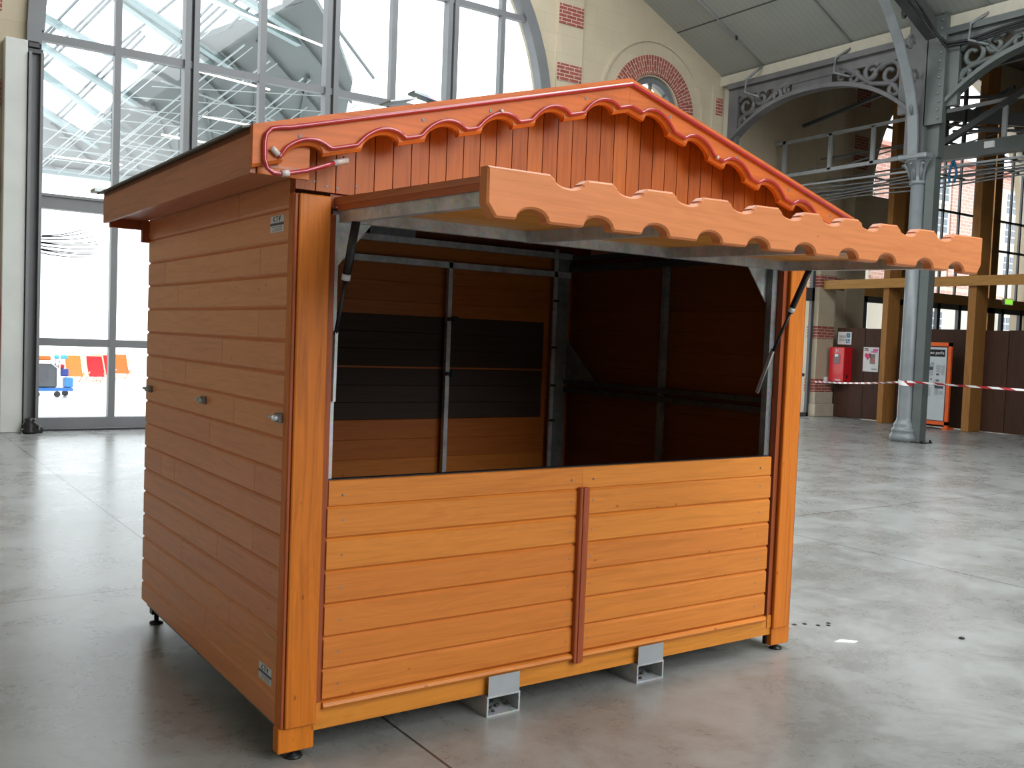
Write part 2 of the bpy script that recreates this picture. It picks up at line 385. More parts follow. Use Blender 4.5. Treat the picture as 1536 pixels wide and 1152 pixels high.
# ceiling: two sloping boarded sides with an open glazed ridge, flat aisles
def slope(x0, x1, th=0.12):
    return [(x0, -16.5, ztop(x0)), (x1, -16.5, ztop(x1)), (x1, -16.5, ztop(x1) + th), (x0, -16.5, ztop(x0) + th)]
mb = MB(); L = (0, YA + 17, 0)
mb.prism(slope(9.2, 15.9), L); mb.prism(slope(-4.1, 2.2), L)
struct(mb.build('ceiling', CEIL))
struct(MB().box(15.9, 34.4, -16.5, YA + .5, 10.6, 10.72).box(-8.4, -4.1, -16.5, YA + .5, 9.0, 9.1).build('ceiling_aisle', AISLEC))
struct(MB().box(15.75, 15.9, -16.5, YA, 7.84, 10.6).build('wall_clerestory', STONE))
mb = MB()
for y in (-14, -9.5, -4.9, 0, 4.9, 9.8): mb.bar((2.2, y, ztop(2.2)), (XC, y, ztop(XC)), .12, .2).bar((XC, y, ztop(XC)), (9.2, y, ztop(9.2)), .12, .2)
struct(mb.build('skylight_bars', STEELG))
struct(MB().box(15.5, 15.76, -16, YA, 7.76, 7.98).build('trim_1', CREAM))
struct(MB().box(15.62, 15.9, -16, 1.6, 0, 7.84).build('wall_light_block', STONE))  # unseen wall added to keep the gable light out of the aisle

# wall ornament (parts of the back wall)
def wpart(name, mb, mat): return mb.build(name, mat, wall_back)
for x0, x1, zs in ((10.68, 11.33, ((8.2, 8.6), (7.05, 7.4), (5.9, 6.27), (4.75, 5.1))), (20.55, 21.15, ((8.2, 8.62), (7.05, 7.4), (6.55, 6.9), (5.55, 5.85)))):
    wpart('pilaster', MB().box(x0, x1, YA - .05, YA + .01, 0, 9.5 if x0 < 15 else 10.5), STONE)
    for a, b in zs: wpart('brick_band', MB().box(x0 + .01, x1 - .01, YA - .065, YA, a, b), BRICKY)
wpart('brick_band', MB().box(15.35, 15.55, YA - .06, YA, 7.09, 7.47), BRICKY)
wpart('pilaster', MB().box(15.25, 15.95, YA - .04, YA + .01, 0, 7.76), STONE)
wpart('pilaster', MB().box(15.62, 15.95, YA - .30, YA + .01, 0, 7.76), CREAM)
# brick ring and moulding of the round window
def ring(mb, cx, cz, r0, r1, ya, yb, seg=64, uv=False):
    bm = mb.bm; uvl = bm.loops.layers.uv.new('UVMap') if uv else None
    for k in range(seg):
        a0, a1 = 2 * PI * k / seg, 2 * PI * (k + 1) / seg
        P = lambda a, r, y: (cx + r * math.cos(a), y, cz + r * math.sin(a))
        qs = [[(a0, r0, ya), (a0, r1, ya), (a1, r1, ya), (a1, r0, ya)], [(a0, r1, ya), (a0, r1, yb), (a1, r1, yb), (a1, r1, ya)], [(a0, r0, ya), (a1, r0, ya), (a1, r0, yb), (a0, r0, yb)]]
        for q in qs:
            f = bm.faces.new([bm.verts.new(P(*p)) for p in q])
            if uv:
                for l, p in zip(f.loops, q): l[uvl].uv = (p[1] * 1.0 + 0.02, p[0] * 1.06)
    return mb
wpart('brick_surround', ring(MB(), 13.42, 6.85, 0.80, 1.21, YA - .04, YA, uv=True), BRICKR)
wpart('stone_moulding', ring(MB(), 13.42, 6.85, 1.50, 1.56, YA - .03, YA), STONE)
wpart('stone_reveal', ring(MB(), 13.42, 6.85, 0.62, 0.80, YA + .05, YA + .2), STEELG)
mb = MB(); mb.box(13.39, 13.45, YA + .1, YA + .16, 6.1, 7.6).box(12.67, 14.17, YA + .1, YA + .16, 6.82, 6.88)
for q in (-1, 1): mb.bar((13.42 - .5, YA + .13, 6.85 - q * .5), (13.42 + .5, YA + .13, 6.85 + q * .5), .04, .04)
w4 = struct(mb.build('window_4', STEELG)); ring(MB(), 13.42, 6.85, .16, .20, YA + .09, YA + .17, seg=24).build('hub_ring', STEELG, w4)
mb = MB(); mb.bm.faces.new([mb.bm.verts.new((13.42 + .76 * math.cos(PI * k / 20), YA + .18, 6.85 + .76 * math.sin(PI * k / 20))) for k in range(40)]); mb.build('glass_pane', GLASS, w4)
wpart('ledge', MB().box(20.3, 22.1, YA - .35, YA, 4.2, 5.62).box(20.25, 22.15, YA - .42, YA, 5.62, 5.8), STONE)
# pier beside the tall doorway
wpart('pier', MB().box(19.1, 19.75, YA - .32, YA, .63, 9.0), STONE)
wpart('plinth', MB().box(19.05, 19.85, YA - .4, YA, 0, .33, bev=.015).box(19.08, 19.8, YA - .36, YA, .33, .63, bev=.01), STONE2)
for a, b in ((.63, .97), (2.0, 2.32), (3.31, 3.62)):
    wpart('brick_band', MB().box(19.09, 19.76, YA - .33, YA, a, b), BRICKY)
wpart('brick_band', MB().box(19.75, 20.5, YA - .02, YA, 3.31, 3.62), BRICKY)
# left of the big window
struct(MB().box(.55, .85, YA - .25, YA, 0, 5.78, bev=.01).build('trim_2', WHITEC))
for a, b in ((4.8, 5.2), (3.53, 3.93), (2.16, 2.46), (6.2, 6.5)):
    wpart('brick_band', MB().box(-.6, .53, YA - .02, YA, a, b), BRICKY)

# ---------------- big arched window
def arch_strip(mb, cx, cz, r0, r1, y0, y1, a0=0, a1=PI, seg=40):
    for k in range(seg):
        t0 = a0 + (a1 - a0) * k / seg; t1 = a0 + (a1 - a0) * (k + 1) / seg
        P = lambda t, r: (cx + r * math.cos(t), y0, cz + r * math.sin(t))
        mb.prism([P(t0, r0), P(t0, r1), P(t1, r1), P(t1, r0)], (0, y1 - y0, 0))
    return mb
win = MB(); yf0, yf1 = YA - .06, YA + .12
arch_strip(win, XC, 6.0, 4.62, 4.86, yf0 - .05, yf1)
win.box(XC - 4.86, XC - 4.66, yf0 - .05, yf1, 0.05, 6.0); win.box(XC + 4.64, XC + 4.86, yf0 - .05, yf1, 0.05, 6.0)
win = struct(win.build('window_1', STEELG)); win['label'] = 'tall arched grey steel window behind the stall'
def mull(mb, xa, xb, z0, z1): return mb.box(xa, xb, YA - .05, YA + .08, z0, z1)
mb = MB()
for xa, xb in ((2.1, 2.2), (4.42, 4.53), (6.89, 7.0), (9.28, 9.38)):
    ze = 6.0 + math.sqrt(4.65 ** 2 - (xa + .05 - XC) ** 2); mull(mb, xa, xb, .2, ze)
mb.build('thin_mullion', STEELG, win)
mb = MB()
for xa, xb in ((3.16, 3.39), (5.6, 5.84), (8.05, 8.28)):
    ze = 6.0 + math.sqrt(4.65 ** 2 - (xa + .1 - XC) ** 2)
    mb.box(xa, xa + .09, YA - .1, YA + .1, .2, ze); mb.box(xb - .09, xb, YA - .1, YA + .1, .2, ze); mb.box(xa + .09, xb - .09, YA, YA + .06, .2, ze)
mb.build('double_mullion', STEELG, win)
mb = MB()
for a, b in ((5.87, 5.99), (1.30, 1.42), (8.03, 8.14)):
    hw = 4.7 if a < 6 else math.sqrt(4.7 ** 2 - (a - 6) ** 2)
    mb.box(XC - hw, XC + hw, YA - .045, YA + .07, a, b)
mb.box(XC - 4.7, XC + 4.7, YA - .09, YA + .09, 3.38, 3.60)
mb.box(XC - 4.7, XC + 4.7, YA - .12, YA + .1, 3.56, 3.60)
mb.box(XC - 4.7, XC + 4.7, YA - .09, YA + .1, .03, .2)
mb.build('transom', STEELG, win)
pane = MB(); pts = [(XC + 4.66 * math.cos(PI * k / 40), YA + .04, 6.0 + 4.66 * math.sin(PI * k / 40)) for k in range(41)] + [(XC - 4.66, YA + .04, .1), (XC + 4.66, YA + .04, .1)]
pane.bm.faces.new([pane.bm.verts.new(p) for p in pts]); pane.build('glass_pane', GLASS, win)
mb = MB().box(.82, 1.06, YA - .22, YA - .06, 5.62, 5.68).box(.84, 1.04, YA - .2, YA - .06, 5.68, 5.8, bev=.03); mb.build('end_bracket', BLACK, win)
MB().box(.86, .9, YA - .3, YA - .1, 0.05, 5.62).box(1.02, 1.06, YA - .3, YA - .1, .05, 5.62).box(.9, 1.02, YA - .14, YA - .1, .05, 5.62).build('steel_channel', STEELG, win)
MB().box(1.05, 10.4, YA - .14, YA - .1, 0.0, .03).build('threshold', BLACK, win)
# feather drawing stuck to the pane
fe = MB()
rnd = random.Random(3)
for k in range(9):
    u = k / 8; x0 = 1.06 + .06 * u; z0 = 2.72 + .26 * u; l = (.32 + .52 * math.sin(PI * (.25 + .6 * u))); ang = -.55 + .75 * u; pts = []
    for i in range(8):
        t = i / 7; a = ang + .55 * t; pts.append((x0 + l * t * math.cos(ang * (1 - t)), YA + .03, z0 + l * t * .35 * math.sin(ang) + .10 * t * t + .012 * math.sin(k * 2.1)))
    fe.tube(pts, [.009 * (1 - .4 * i / 7) for i in range(8)], 4)
tag(fe.build('feather_decal', BLACK), 'black feather drawing on the lower left window pane', 'decal')
tag(MB().lathe((.93, YA - .42, 0), [(.10, 0), (.13, .04), (.08, .08), (.12, .13), (.06, .18), (.09, .21), (.02, .24)], 7).lathe((1.06, YA - .36, 0), [(.05, 0), (.07, .03), (.05, .09), (.02, .12)], 8).build('crumpled_bag', plain('black_bag_film', (.012, .012, .013), .35)), 'black crumpled bag on the floor at the window foot', 'bag')
rb = thing('red_cabinet', 'red box on the left wall beside the white pilaster', 'cabinet', (.3, YA, .98))
MB().box(-.05, .47, YA - .28, YA, .98, 1.91, bev=.01).build('body', REDD, rb); MB().box(0, .42, YA - .29, YA - .28, 1.03, 1.86).build('door', RED, rb)

# ---------------- doorway window in the aisle wall
YW = YA - .2
mb = MB(); mb.box(18.97, 19.07, YW, YW + .08, 0, 4.3).box(16.4, 16.6, YW, YW + .12, 0, 4.3).box(16.4, 19.07, YW, YW + .12, 2.95, 3.28).box(16.4, 19.07, YW, YW + .12, 4.2, 4.3).box(16.4, 19.07, YW, YW + .12, 0, .1)
w2 = struct(mb.build('window_2', STEELD))
MB().box(16.6, 18.86, YW + .02, YW + .08, 1.02, 1.10).box(17.8, 17.9, YW + .02, YW + .08, .1, 4.2).build('glazing_bar', STEELD, w2)
def sheet(x0, x1, y, z0, z1):
    m = MB(); m.bm.faces.new([m.bm.verts.new(p) for p in ((x0, y, z0), (x1, y, z0), (x1, y, z1), (x0, y, z1))]); return m
sheet(16.6, 18.9, YW + .05, .05, 4.25).build('glass_pane', GLASS, w2)

# ---------------- timber framed arched window beyond the posts
mb = MB(); arch_strip(mb, 25.6, 5.9, 4.08, 4.2, YA, YA + .25); w3 = struct(mb.build('window_3', CREAM))
mb = MB()
for x in (22.5, 23.45, 24.28, 25.08, 25.92, 26.75, 28.8, 29.4):
    mb.box(x - .035, x + .035, YA + .1, YA + .16, 3.5, 5.9 + math.sqrt(4.2 ** 2 - (x - 25.6) ** 2))
for z in (5.0, 5.92, 7.9, 9.0):
    hw = 4.2 if z < 5.9 else math.sqrt(4.2 ** 2 - (z - 5.9) ** 2); mb.box(25.6 - hw, 25.6 + hw, YA + .1, YA + .16, z - .035, z + .035)
mb.build('glazing_bar', STEELD, w3)
MB().box(27.65, 28.05, YA + .02, YA + .3, 0, 9.6).box(23.0, 23.3, YA + .02, YA + .3, 0, 9.1).build('timber_mullion', TIMBER, w3)
MB().box(21.4, 29.8, YA - .02, YA + .2, 3.22, 3.5).build('timber_rail', TIMBERX, w3)
mb = MB()
for x in (21.5, 22.6, 23.7, 25.0, 26.1, 27.3, 28.5, 29.6): mb.box(x - .08, x + .08, YA + .02, YA + .12, 0, 3.22)
mb.box(21.4, 29.8, YA + .02, YA + .12, 3.06, 3.22); mb.build('door_frame', STEELD, w3)
sheet(21.5, 29.7, YA + .13, .05, 3.1).build('glass_pane', GLASS, w3)
ex = thing('exit_sign', 'small green exit sign above the far doors', 'sign', (28.55, YA - .1, 3.3))
MB().box(28.3, 28.8, YA - .12, YA - .04, 3.34, 3.54).build('housing', WHITEP, ex)
MB().box(28.33, 28.77, YA - .125, YA - .12, 3.36, 3.52).build('lit_face', plain('green_lit_face', (.2, .6, .05), .4, emit=((.35, .9, .08), .9)), ex)

# ================================================================== COURTYARD OUTSIDE
cz_ = lambda y: 16.2 - .3 * y
CANG = plain('canopy_underside', (.115, .135, .14), .5, var=.10, scale=.3)
can = thing('glazed_canopy', 'grey sloping canopy with glazed strip seen through the arched window', 'canopy', (6, 30, 0))
def cpoly(pts, th=.12): return [(x, y, cz_(y) + .05) for x, y in pts]
MB().prism(cpoly([(-1.0, 28.3), (3.42, 28.07), (4.9, 29.31), (5.28, 26.68), (5.84, 24.87), (6.47, 23.02), (7.6, 21.5), (8.49, 20.26), (9.78, 21.66), (11.2, 23.6), (11.9, 25.6), (12.6, 32), (-1.0, 32)]), (0, 0, .15)).build('solid_panel', CANG, can)
MB().prism(cpoly([(8.8, 20.0), (8.3, 16.0), (6.6, 16.0), (7.9, 20.9)]), (0, 0, .12)).build('solid_panel', CANG, can)
CYAN = plain('pale_teal_steel', (.24, .33, .35), .4, var=.1)
THIN = plain('grey_glazing_bar', (.09, .12, .13), .4, var=.1)
def cp(x, y, dz=0): return (x, y, cz_(y) + dz)
def ext(a, b, e0, e1):
    d = Vector((b[0] - a[0], b[1] - a[1])); a = Vector(a) - d * e0; b = Vector(b) + d * e1; return a, b
for a, b in (((2.46, 23.2), (4.7, 24.51)), ((2.65, 24.44), (5.11, 26.31)), ((2.84, 25.7), (5.25, 28.03)), ((3.15, 27.72), (4.87, 29.32)), ((3.93, 21.83), (6.48, 23.63)), ((2.94, 21.0), (7.27, 23.7)), ((5.63, 20.85), (8.26, 21.92)), ((3.2, 19.0), (7.6, 21.2))):
    a, b = ext(a, b, .6, .25); MB().bar(cp(a.x, a.y), cp(b.x, b.y), .20, .14).build('rafter', CYAN, can)
mb = MB()
for a, b in (((2.99, 25.58), (3.92, 22.12)), ((3.11, 25.74), (4.04, 22.12)), ((4.0, 28.5), (4.88, 24.58)), ((3.84, 28.43), (4.73, 24.43)), ((4.88, 29.18), (6.01, 22.96)), ((4.65, 24.02), (5.39, 21.67)), ((2.81, 24.44), (3.36, 22.35)), ((5.94, 24.9), (6.82, 20.94)), ((5.75, 24.75), (6.63, 20.87)), ((2.1, 27.8), (2.9, 24.5)), ((6.9, 22.6), (7.4, 20.2))):
    a, b = ext(a, b, .05, .3); mb.bar(cp(a.x, a.y, .07), cp(b.x, b.y, .07), .05, .05)
mb.build('glazing_bar', THIN, can)
mb = MB()
PALE = plain('pale_brace_paint', (.42, .48, .50), .4)
for (xa, ya, xb, yb) in ((3.9, 31, 6.3, 22), (5.2, 31.5, 7.5, 22.5), (6.2, 31.0, 8.4, 23), (8.2, 31, 9.6, 23.5), (3.0, 29.6, 9.5, 30.6), (3.2, 28.6, 10.5, 30.0), (5.0, 28.6, 11.3, 29.5), (5.6, 26.8, 11.2, 28.0), (6.0, 25.0, 11.0, 26.5)):
    mb.bar(cp(xa, ya, -.15), cp(xb, yb, -.15), .035, .035)
    mb.bar(cp(xa + .22, ya, -.17), cp(xb + .22, yb, -.17), .02, .02)
for k in range(14):
    xa = 3.2 + k * .62; mb.bar(cp(xa, 31.6, -.2), cp(xa + 1.1 + .05 * k, 27.6 - k * .3, -.2), .022, .022)
for k in range(9): mb.bar(cp(3.0 + .35 * k, 31.2 - .75 * k, -.24), cp(12.0 - .1 * k, 31.5 - .95 * k, -.24), .022, .022)
mb.build('cross_brace', PALE, can)
mb = MB()
for k in range(7): mb.bar(cp(2.6 + k * 1.2, 29.6 - k * 1.0, -.04), cp(4.6 + k * 1.2, 31.8 - k * .3, -.04), .09, .08)
for k in range(5): mb.bar(cp(6.4 + k * .7, 24.0 - k * .8, -.04), cp(11.6, 29.0 - k * 1.5, -.04), .06, .07)
mb.build('dark_rib', plain('dark_teal_rib', (.085, .105, .11), .5), can)
TUBE = plain('lit_tube', (1, .9, .85), .3, emit=((1, .88, .80), 2.0))
mb = MB()
for (xa, ya, xb, yb) in ((5.5, 23.9, 8.9, 24.3), (7.6, 26.4, 9.3, 26.5), (4.1, 30.3, 6.2, 30.3), (6.8, 27.9, 8.3, 28.0), (6.1, 20.9, 9.4, 21.7)):
    mb.tube([cp(xa, ya, -.22), cp(xb, yb, -.22)], .03, 6)
mb.build('lit_tube', TUBE, can)
for x, y in ((-2.5, 31.5), (13.6, 31.5)): MB().box(x, x + .3, y, y + .3, -.02, cz_(y)).build('leg', CYAN, can)
MB().bar(cp(-2.4, 31.65, -.1), cp(13.8, 31.65, -.1), .3, .25).build('edge_beam', CYAN, can)

def deck_chair(loc, col, label):
    t = thing('deck_chair', label, 'chair', loc, 'deck chairs outside the window')
    x, y, z = loc
    m = plain('canvas_' + label.split()[0], col, .8, var=.04); pale = plain('pale_beech', (.75, .62, .42), .5)
    k = .8; hw = .205; mb = MB(); S = []
    for i in range(9):
        q = i / 8; S.append((y + (.36 - .62 * q) * k, z + (.92 - .70 * q - .10 * math.sin(PI * q)) * k))
    for (ya, za), (yb, zb) in zip(S[:-1], S[1:]): mb.prism([(x - hw, ya, za), (x + hw, ya, za), (x + hw, yb, zb), (x - hw, yb, zb)], (0, .012, .012))
    mb.build('sling', m, t)
    for s in (-1, 1):
        MB().bar((x + s * .235, y + .38 * k, z + .95 * k), (x + s * .235, y - .45 * k, z), .03, .04).build('frame_rail', pale, t)
        MB().bar((x + s * .205, y - .30 * k, z + .38 * k), (x + s * .205, y + .48 * k, z), .025, .035).build('leg', pale, t)
    MB().bar((x - .22, y + .48 * k, z + .03), (x + .22, y + .48 * k, z + .03), .025, .025).build('crossbar', pale, t)
    MB().bar((x - .24, y + .37 * k, z + .94 * k), (x + .24, y + .37 * k, z + .94 * k), .025, .025).build('crossbar', pale, t)
    return t
deck_chair((4.06, 26, -.02), (.85, .25, .05), 'orange sling deck chair outside, left of the red ones')
deck_chair((4.62, 26, -.02), (.72, .02, .03), 'red sling deck chair outside, left of the window mullion')
deck_chair((5.02, 27.0, -.02), (.72, .02, .03), 'red sling deck chair outside, just behind the window mullion')
deck_chair((5.75, 27.9, -.02), (.85, .22, .05), 'orange sling deck chair outside, right of the window mullion')
ct = thing('cleaning_cart', 'blue cleaning cart with grey sack outside the window', 'cart', (2.5, 20.3, -.02))
BL = plain('blue_plastic', (.02, .18, .62), .35); GS = plain('grey_sack', (.10, .11, .13), .7)
MB().box(2.1, 2.95, 20.1, 20.6, .12, .19, bev=.01).build('base', BL, ct)
MB().box(2.12, 2.62, 20.12, 20.55, .19, .72, bev=.04).build('sack', GS, ct)
MB().bar((2.66, 20.1, .19), (2.66, 20.1, .95), .03, .03).bar((2.1, 20.1, .78), (2.66, 20.1, .78), .03, .03).bar((2.66, 20.6, .19), (2.66, 20.6, .95), .03, .03).bar((2.45, 20.1, .78), (2.66, 20.1, .6), .025, .025).build('frame', WHITEP, ct)
MB().box(2.70, 2.86, 20.15, 20.4, .45, .62, bev=.02).build('bucket', plain('dark_blue_bucket', (.03, .06, .35), .4), ct)
MB().box(2.78, 2.96, 20.15, 20.45, .2, .42, bev=.02).build('bucket', plain('light_blue_bucket', (.05, .3, .75), .4), ct)
MB().box(2.6, 2.85, 20.2, 20.5, .84, .92, bev=.02).build('cloth', plain('cyan_cloth', (.1, .5, .7), .8), ct)
MB().box(2.66, 2.78, 20.2, 20.4, .62, .72, bev=.02).build('spray_box', RED, ct)
MB().box(2.2, 2.5, 20.2, 20.5, .80, .9, bev=.02).build('folded_cloth', plain('orange_cloth', (.8, .2, .05), .8), ct)
for i, (x, y) in enumerate(((2.2, 20.12), (2.62, 20.12), (2.85, 20.5), (2.2, 20.55))): MB().tube([(x, y - .015, .05), (x, y + .015, .05)], .07, 12).build('wheel', BLACK, ct)

# building across the street, seen past the posts
BW = plain('pale_render_facade', (.62, .58, .50), .8, var=.05, scale=.5)
bd = thing('facade_building', 'brick and cream building with white windows beyond the timber posts', 'building', (37, 19, 0))
BRF = bricks('pink_brick_facade', 'y', w_=.4, h_=.14)
for nd in BRF.node_tree.nodes:
    if nd.type == 'TEX_BRICK': nd.inputs['Color1'].default_value = (.50, .27, .22, 1); nd.inputs['Color2'].default_value = (.55, .33, .27, 1); nd.inputs['Mortar'].default_value = (.75, .7, .65, 1)
MB().box(28, 48, 19, 24, 0, 9.4).build('wall', BW, bd)
mb = MB()
for xa, xb in ((30.4, 31.9), (33.0, 33.8), (35.5, 38.6), (41.0, 44)): mb.box(xa, xb, 18.94, 19, 4.5, 8.9)
mb.box(28, 48, 18.92, 19, 8.95, 9.4); mb.box(28, 48, 18.93, 19, 4.0, 4.35)
mb.build('brick_panel', BRF, bd)
MB().prism([(28, 18.6, 9.4), (28, 24.4, 9.4), (28, 21.5, 10.6)], (20, 0, 0)).build('roof', plain('red_tile_roof', (.32, .11, .07), .8), bd)
PANE = plain('dull_window_pane', (.12, .15, .18), .1, var=.1)
for x in (29.2, 34.2, 39.5, 45.2):
    for z in (7.85, 6.6, 5.2, 2.6):
        x0, x1, z1 = x, x + .95, z + .85
        f = MB().box(x0 - .1, x1 + .1, 18.88, 19, z - .1, z1 + .1).build('window', WHITEP, bd)
        mb = MB()
        for i in range(2):
            for j in range(3): mb.box(x0 + i * .49 + .03, x0 + i * .49 + .44, 18.86, 18.89, z + j * .29 + .02, z + j * .29 + .26)
        mb.build('pane', PANE, f)

# ================================================================== ARCADE
cx, cy = 15.56, 7.52
col = thing('cast_iron_column', 'light grey round cast iron column with leafy capital', 'column', (cx, cy, 0))
MB().lathe((cx, cy, 0), [(.27, 0), (.27, .10), (.25, .13), (.235, .19), (.25, .21), (.225, .25), (.20, .27), (.21, .31), (.19, .36), (.165, .40), (.155, .46), (.15, 1.5), (.14, 4.92)], 28).build('shaft', IRONL, col)
cap_ = MB().lathe((cx, cy, 0), [(.145, 4.92), (.175, 4.94), (.175, 4.98), (.145, 5.0), (.16, 5.1), (.20, 5.25), (.27, 5.36), (.30, 5.38)], 16)
cap_.box(cx - .3, cx + .3, cy - .3, cy + .3, 5.38, 5.48, bev=.02)
for k in range(8):
    a = 2 * PI * k / 8; d = Vector((math.cos(a), math.sin(a), 0)); c0 = Vector((cx, cy, 0))
    cap_.tube([c0 + d * .15 + Vector((0, 0, 5.02)), c0 + d * .19 + Vector((0, 0, 5.18)), c0 + d * .28 + Vector((0, 0, 5.31)), c0 + d * .31 + Vector((0, 0, 5.27))], [.03, .04, .035, .025], 6)
cap_.build('capital', IRONL, col)
MB().box(cx - .12, cx + .12, cy - .1, cy + .22, 5.48, 8.4).box(cx - .16, cx - .12, cy - .14, cy + .26, 5.48, 8.4).build('upper_post', IROND, col)
# curved bracket into the nave
bp_ = [(15.28, 5.45), (15.27, 5.8), (15.22, 6.2), (15.10, 6.6), (14.92, 7.0), (14.68, 7.42), (14.36, 7.86), (14.05, 8.2), (13.7, 8.5)]
mb = MB()
for (xa, za), (xb, zb) in zip(bp_[:-1], bp_[1:]):
    n = Vector((zb - za, 0, xa - xb)).normalized() * .05
    mb.prism([(xa, cy - .1, za), (xb, cy - .1, zb), (xb + abs(n.x), cy - .1, zb + .0), (xa + abs(n.x), cy - .1, za)], (0, .2, 0))
mb.build('bracket_flange', IRONL, col)
mb = MB()
for (xa, za), (xb, zb) in zip(bp_[:-1], bp_[1:]):
    for q in (0,): mb.prism([(xa + .04, cy - .02, za), (xb + .04, cy - .02, zb), (min(xb + .20, 15.4), cy - .02, zb - .02), (min(xa + .20, 15.4), cy - .02, za)], (0, .04, 0))
for t in ((15.25, 6.3), (15.22, 6.9), (15.05, 7.5), (14.8, 8.0)):
    pts = [(t[0] + .12 * math.cos(a) * (1 - a / 9), cy, t[1] + .17 * math.sin(a) * (1 - a / 9)) for a in [i * .7 for i in range(10)]]
    mb.tube(pts, .03, 6)
mb.build('bracket_scroll', IROND, col)
sp_ = thing('steel_post', 'square greenish grey steel post against the round column', 'post', (15.6, 7.26, 0))
MB().box(15.50, 15.70, 7.16, 7.34, .02, 5.4).box(15.5, 15.7, 7.12, 7.38, 5.4, 8.0).box(15.4, 15.5, 7.02, 7.40, 6.0, 8.0).box(15.44, 15.66, 7.36, 7.44, 5.5, 8.0).build('shaft', IRONG, sp_)
MB().box(15.42, 15.78, 7.06, 7.40, 0, .02).build('base_plate', BLACK, sp_)
for dx, dy in ((15.45, 7.09), (15.75, 7.09), (15.45, 7.37), (15.75, 7.37)): MB().lathe((dx, dy, .02), [(.02, 0), (.02, .04), (.008, .05)], 6).build('anchor_bolt', BLACK, sp_)
mb = MB()
for k in range(14): mb.lathe((15.39, 7.10 + .02 * (k % 2), 6.1 + k * .15), [(.018, -.01), (.018, .02)], 6)
mb.build('rivet', IRONL, sp_)
# scrolled arcade girders
def girder(yw, yc, label, mat, name='arcade_girder'):
    X = 15.55; s = 1 if yw > yc else -1; Ln = abs(yw - yc)
    g = thing(name, label, 'girder', (X, (yw + yc) / 2, 6.5), 'cast iron girders of the arcade')
    Y = lambda u: yc + s * u * Ln
    MB().box(X - .14, X + .14, min(yw, yc), max(yw, yc), 7.62, 7.74).box(X - .05, X + .05, min(yw, yc), max(yw, yc), 7.42, 7.62).build('top_chord', mat, g)
    zl = lambda u: 6.32 + .86 * (1 - abs(2 * u - 1) ** 2.4)
    mb = MB(); n = 28
    for i in range(n):
        a, b = i / n, (i + 1) / n
        mb.prism([(X - .12, Y(a), zl(a)), (X - .12, Y(b), zl(b)), (X - .12, Y(b), zl(b) + .09), (X - .12, Y(a), zl(a) + .09)], (.24, 0, 0))
    mb.build('arched_flange', mat, g)
    mb = MB()
    for u0, u1 in ((.0, .06), (.94, 1.0)): mb.box(X - .06, X + .06, min(Y(u0), Y(u1)), max(Y(u0), Y(u1)), 6.32, 7.62)
    mb.prism([(X - .03, Y(.40), zl(.4)), (X - .03, Y(.62), zl(.62)), (X - .03, Y(.62), 7.5), (X - .03, Y(.40), 7.5)], (.06, 0, 0))
    mb.build('web_plate', mat, g)
    mb = MB()
    def spiral(cu, cz, r, turn, st, dr=1):
        pts = []
        for i in range(15):
            t = i / 14; a = st + dr * turn * t; rr = r * (1 - .75 * t); pts.append((X, Y(cu) + rr * math.cos(a), cz + rr * math.sin(a)))
        mb.tube(pts, [.062 - .018 * i / 14 for i in range(15)], 6)
    for m_ in (0, 1):
        f = (lambda u: 1 - u) if m_ else (lambda u: u)
        spiral(f(.11), 7.18, .27, 8.5, .5); spiral(f(.20), 7.28, .20, 8, 2.6, -1); spiral(f(.29), 7.26, .15, 8, .8); spiral(f(.35), 7.33, .10, 7, 2.5, -1); spiral(f(.09), 6.86, .15, 7, 3.5)
        mb.tube([(X, Y(f(.03)), 6.6), (X, Y(f(.10)), 6.98), (X, Y(f(.2)), 7.05), (X, Y(f(.3)), 7.4), (X, Y(f(.36)), 7.5)], .06, 6)
        mb.tube([(X, Y(f(.04)), 7.5), (X, Y(f(.14)), 7.45), (X, Y(f(.22)), 7.1), (X, Y(f(.3)), 7.12)], .05, 6)
    mb.build('scrollwork', mat, g); return g
girder(12.45, 7.74, 'scrolled grey girder between the cream wall and the column', IROND)
girder(2.4, 7.08, 'dark girder on the near side of the column', IRONG)
c2 = thing('cast_iron_column', 'grey round column outside the right edge carrying the dark girder', 'column', (15.56, 2.2, 0))
MB().lathe((15.56, 2.2, 0), [(.27, 0), (.25, .15), (.2, .3), (.155, .46), (.14, 4.95), (.3, 5.4), (.3, 5.5)], 24).build('shaft', IRONL, c2)
MB().box(15.44, 15.68, 2.1, 2.4, 5.5, 8.2).build('upper_post', IROND, c2)
# sloping roof principal over the nave
rp = thing('roof_principal', 'dark riveted roof beam rising from the column under the grey ceiling', 'beam', (15.4, 7.35, 7.7))
MB().bar((15.5, 7.33, 7.72), (9.0, 7.33, ztop(9.0) - .22), .2, .30).build('beam', STEELD, rp)
MB().bar((15.5, 7.5, 8.0 - .1), (9.0, 7.5, ztop(9.0) - .06), .34, .05).build('flange', STEELD, rp)
# loose cables along the beams
mb = MB()
mb.tube([(14.0, 7.15, 8.3), (14.7, 7.12, 7.95), (15.2, 7.1, 7.6), (15.4, 7.0, 7.45), (15.42, 6.6, 7.42), (15.42, 6.0, 7.5), (15.42, 5.2, 7.56), (15.42, 3.0, 7.5)], .03, 6)
mb.tube([(14.2, 7.1, 8.15), (14.9, 7.08, 7.72), (15.35, 7.0, 7.38), (15.40, 6.5, 7.36), (15.4, 5.0, 7.47), (15.4, 3.0, 7.4)], .02, 6)
tag(mb.build('power_cable', BLACK), 'black cables running over the girder at the column head', 'cable')
